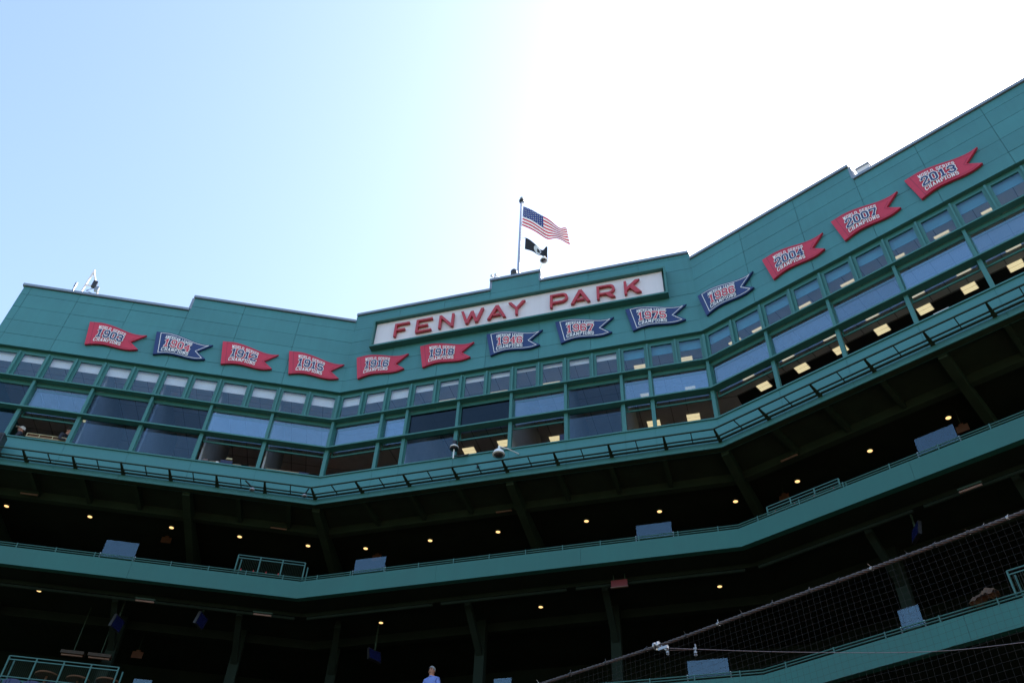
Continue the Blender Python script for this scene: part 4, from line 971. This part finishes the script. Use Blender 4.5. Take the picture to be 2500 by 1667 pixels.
# net cords: verticals and horizontals hanging from the rope
cords = MB(); CELL = .055; w_ = .0007
cum = [0]
for i in range(1, NL+1): cum.append(cum[-1]+(path[i]-path[i-1]).length)
def at_len(s):
    for i in range(1, NL+1):
        if cum[i] >= s:
            f = (s-cum[i-1])/(cum[i]-cum[i-1]); return path[i-1].lerp(path[i], f)
    return path[-1]
TOT = cum[-1]; cols = []; s = 0
while s < TOT: cols.append(at_len(s)); s += CELL
ROWS = 62
def sway(i, j): return Vector((.012*math.sin(i*.21+j*.13), .03*math.sin(j*.09+i*.05), .006*math.sin(i*.33)))
def cord(a, b_):
    d = (b_-a).normalized(); n1 = Vector((0, 0, 1)).cross(d)
    if n1.length < .2: n1 = Vector((1, 0, 0)).cross(d)
    n1 = n1.normalized()*w_; n2 = d.cross(n1).normalized()*w_
    cords.add([a+n1, a-n1*.5+n2*.87, a-n1*.5-n2*.87, b_+n1, b_-n1*.5+n2*.87, b_-n1*.5-n2*.87], [(0, 1, 4, 3), (1, 2, 5, 4), (2, 0, 3, 5)])
grid = [[c-Vector((0, 0, .02+CELL*j))+sway(i, j)*min(1, j/8) for j in range(ROWS+1)] for i, c in enumerate(cols)]
for i in range(len(cols)):
    for j in range(0, ROWS, 2):
        cord(grid[i][j], grid[i][min(j+2, ROWS)])
for j in range(ROWS+1):
    for i in range(0, len(cols)-1): cord(grid[i][j], grid[i+1][j])
o = cords.build('mesh_cords', 'net_cord', nb, recalc=False); o['kind'] = 'stuff'
# lashings on the rope
for k in range(18):
    t = .13+.047*k+random.uniform(-.008, .008); c = cp(t); d = (cp(min(1, t+.004))-c).normalized()
    lr = MB(); lr.lathe(c-d*.009, [(.017, 0), (.0185, .006), (.0185, .012), (.017, .018)], 10, d)
    lr.bar(c+Vector((0, 0, .018)), c+Vector((random.uniform(-.02, .02), 0, random.uniform(.03, .05))), .002, 4)
    lr.build('lashing', 'black_plastic' if k % 5 else 'galvanised', nb)
# clamp, stay wire and clips
A0 = Vector((1.78*K, 8.93*K, 4.34*K+EYE))
st = [Vector((x*K, y*K, z*K+EYE)) for x, y, z in ((1.82, 8.95, 4.355), (3.02, 8.66, 4.235), (4.28, 8.30, 4.13), (5.05, 7.87, 4.06), (6.2, 7.2, 4.0))]
sw = empty('stay_wire', st[0], 'thin steel wire running right from a clamp on the thick rope', 'wire')
MB().tube([Vector(cat([tuple(c) for c in st], i/30)) for i in range(31)], .003, 6).build('strand', 'stay_steel', sw)
MB().tube([st[0]-Vector((0, 0, .022)), Vector(cat([tuple(c) for c in st], .085))], .004, 6).build('tail', 'wire_rope', sw)
def uclip(c, d, name, par, s=1.0):
    mb = MB(); d = d.normalized(); sx = d.cross(Vector((0, 0, 1))).normalized(); ar = []
    for i in range(11):
        a = math.pi*i/10; ar.append(c+(Vector((0, 0, 1))*math.sin(a)*.045+sx*math.cos(a)*.022)*s+d*.004)
    mb.tube(ar, .008*s, 6)
    for q in (-1, 1):
        mb.bar(c+sx*.022*q*s, c+sx*.022*q*s-Vector((0, 0, .06*s)), .008*s, 6); mb.bar(c+sx*.022*q*s-Vector((0, 0, .035*s)), c+sx*.022*q*s-Vector((0, 0, .055*s)), .016*s, 6)
    mb.wbox(c-Vector((0, 0, .008)), .03*s, .07*s, .02*s, math.atan2(d.y, d.x)); mb.build(name, 'galvanised', par)
uclip(Vector(cat([tuple(c) for c in st], .078)), st[1]-st[0], 'wire_clip', sw, .95)
uclip(st[0]+Vector((0, 0, -.01)), st[1]-st[0], 'wire_clip', sw, .85)
clm = empty('rope_clamp', A0, 'shiny steel ring clamp gripping the thick rope at the wire junction', 'clamp')
c = Vector((1.72*K, 9.0*K, 4.4*K+EYE)); d = (CP[3]-CP[2]).normalized()
for off in (-.02, .02): MB().lathe(c+d*off-d*.011, [(.023, 0), (.036, .003), (.036, .019), (.023, .022)], 18, d).build('ring', 'galvanised', clm, smooth=False)
MB().wbox(c+d*.07-Vector((0, 0, .045)), .10, .03, .025, math.atan2(d.y, d.x)).build('lug', 'galvanised', clm)
MB().bar(c+d*.05-Vector((0, 0, .02)), c+d*.11-Vector((0, 0, .075)), .012).build('bolt', 'galvanised', clm)
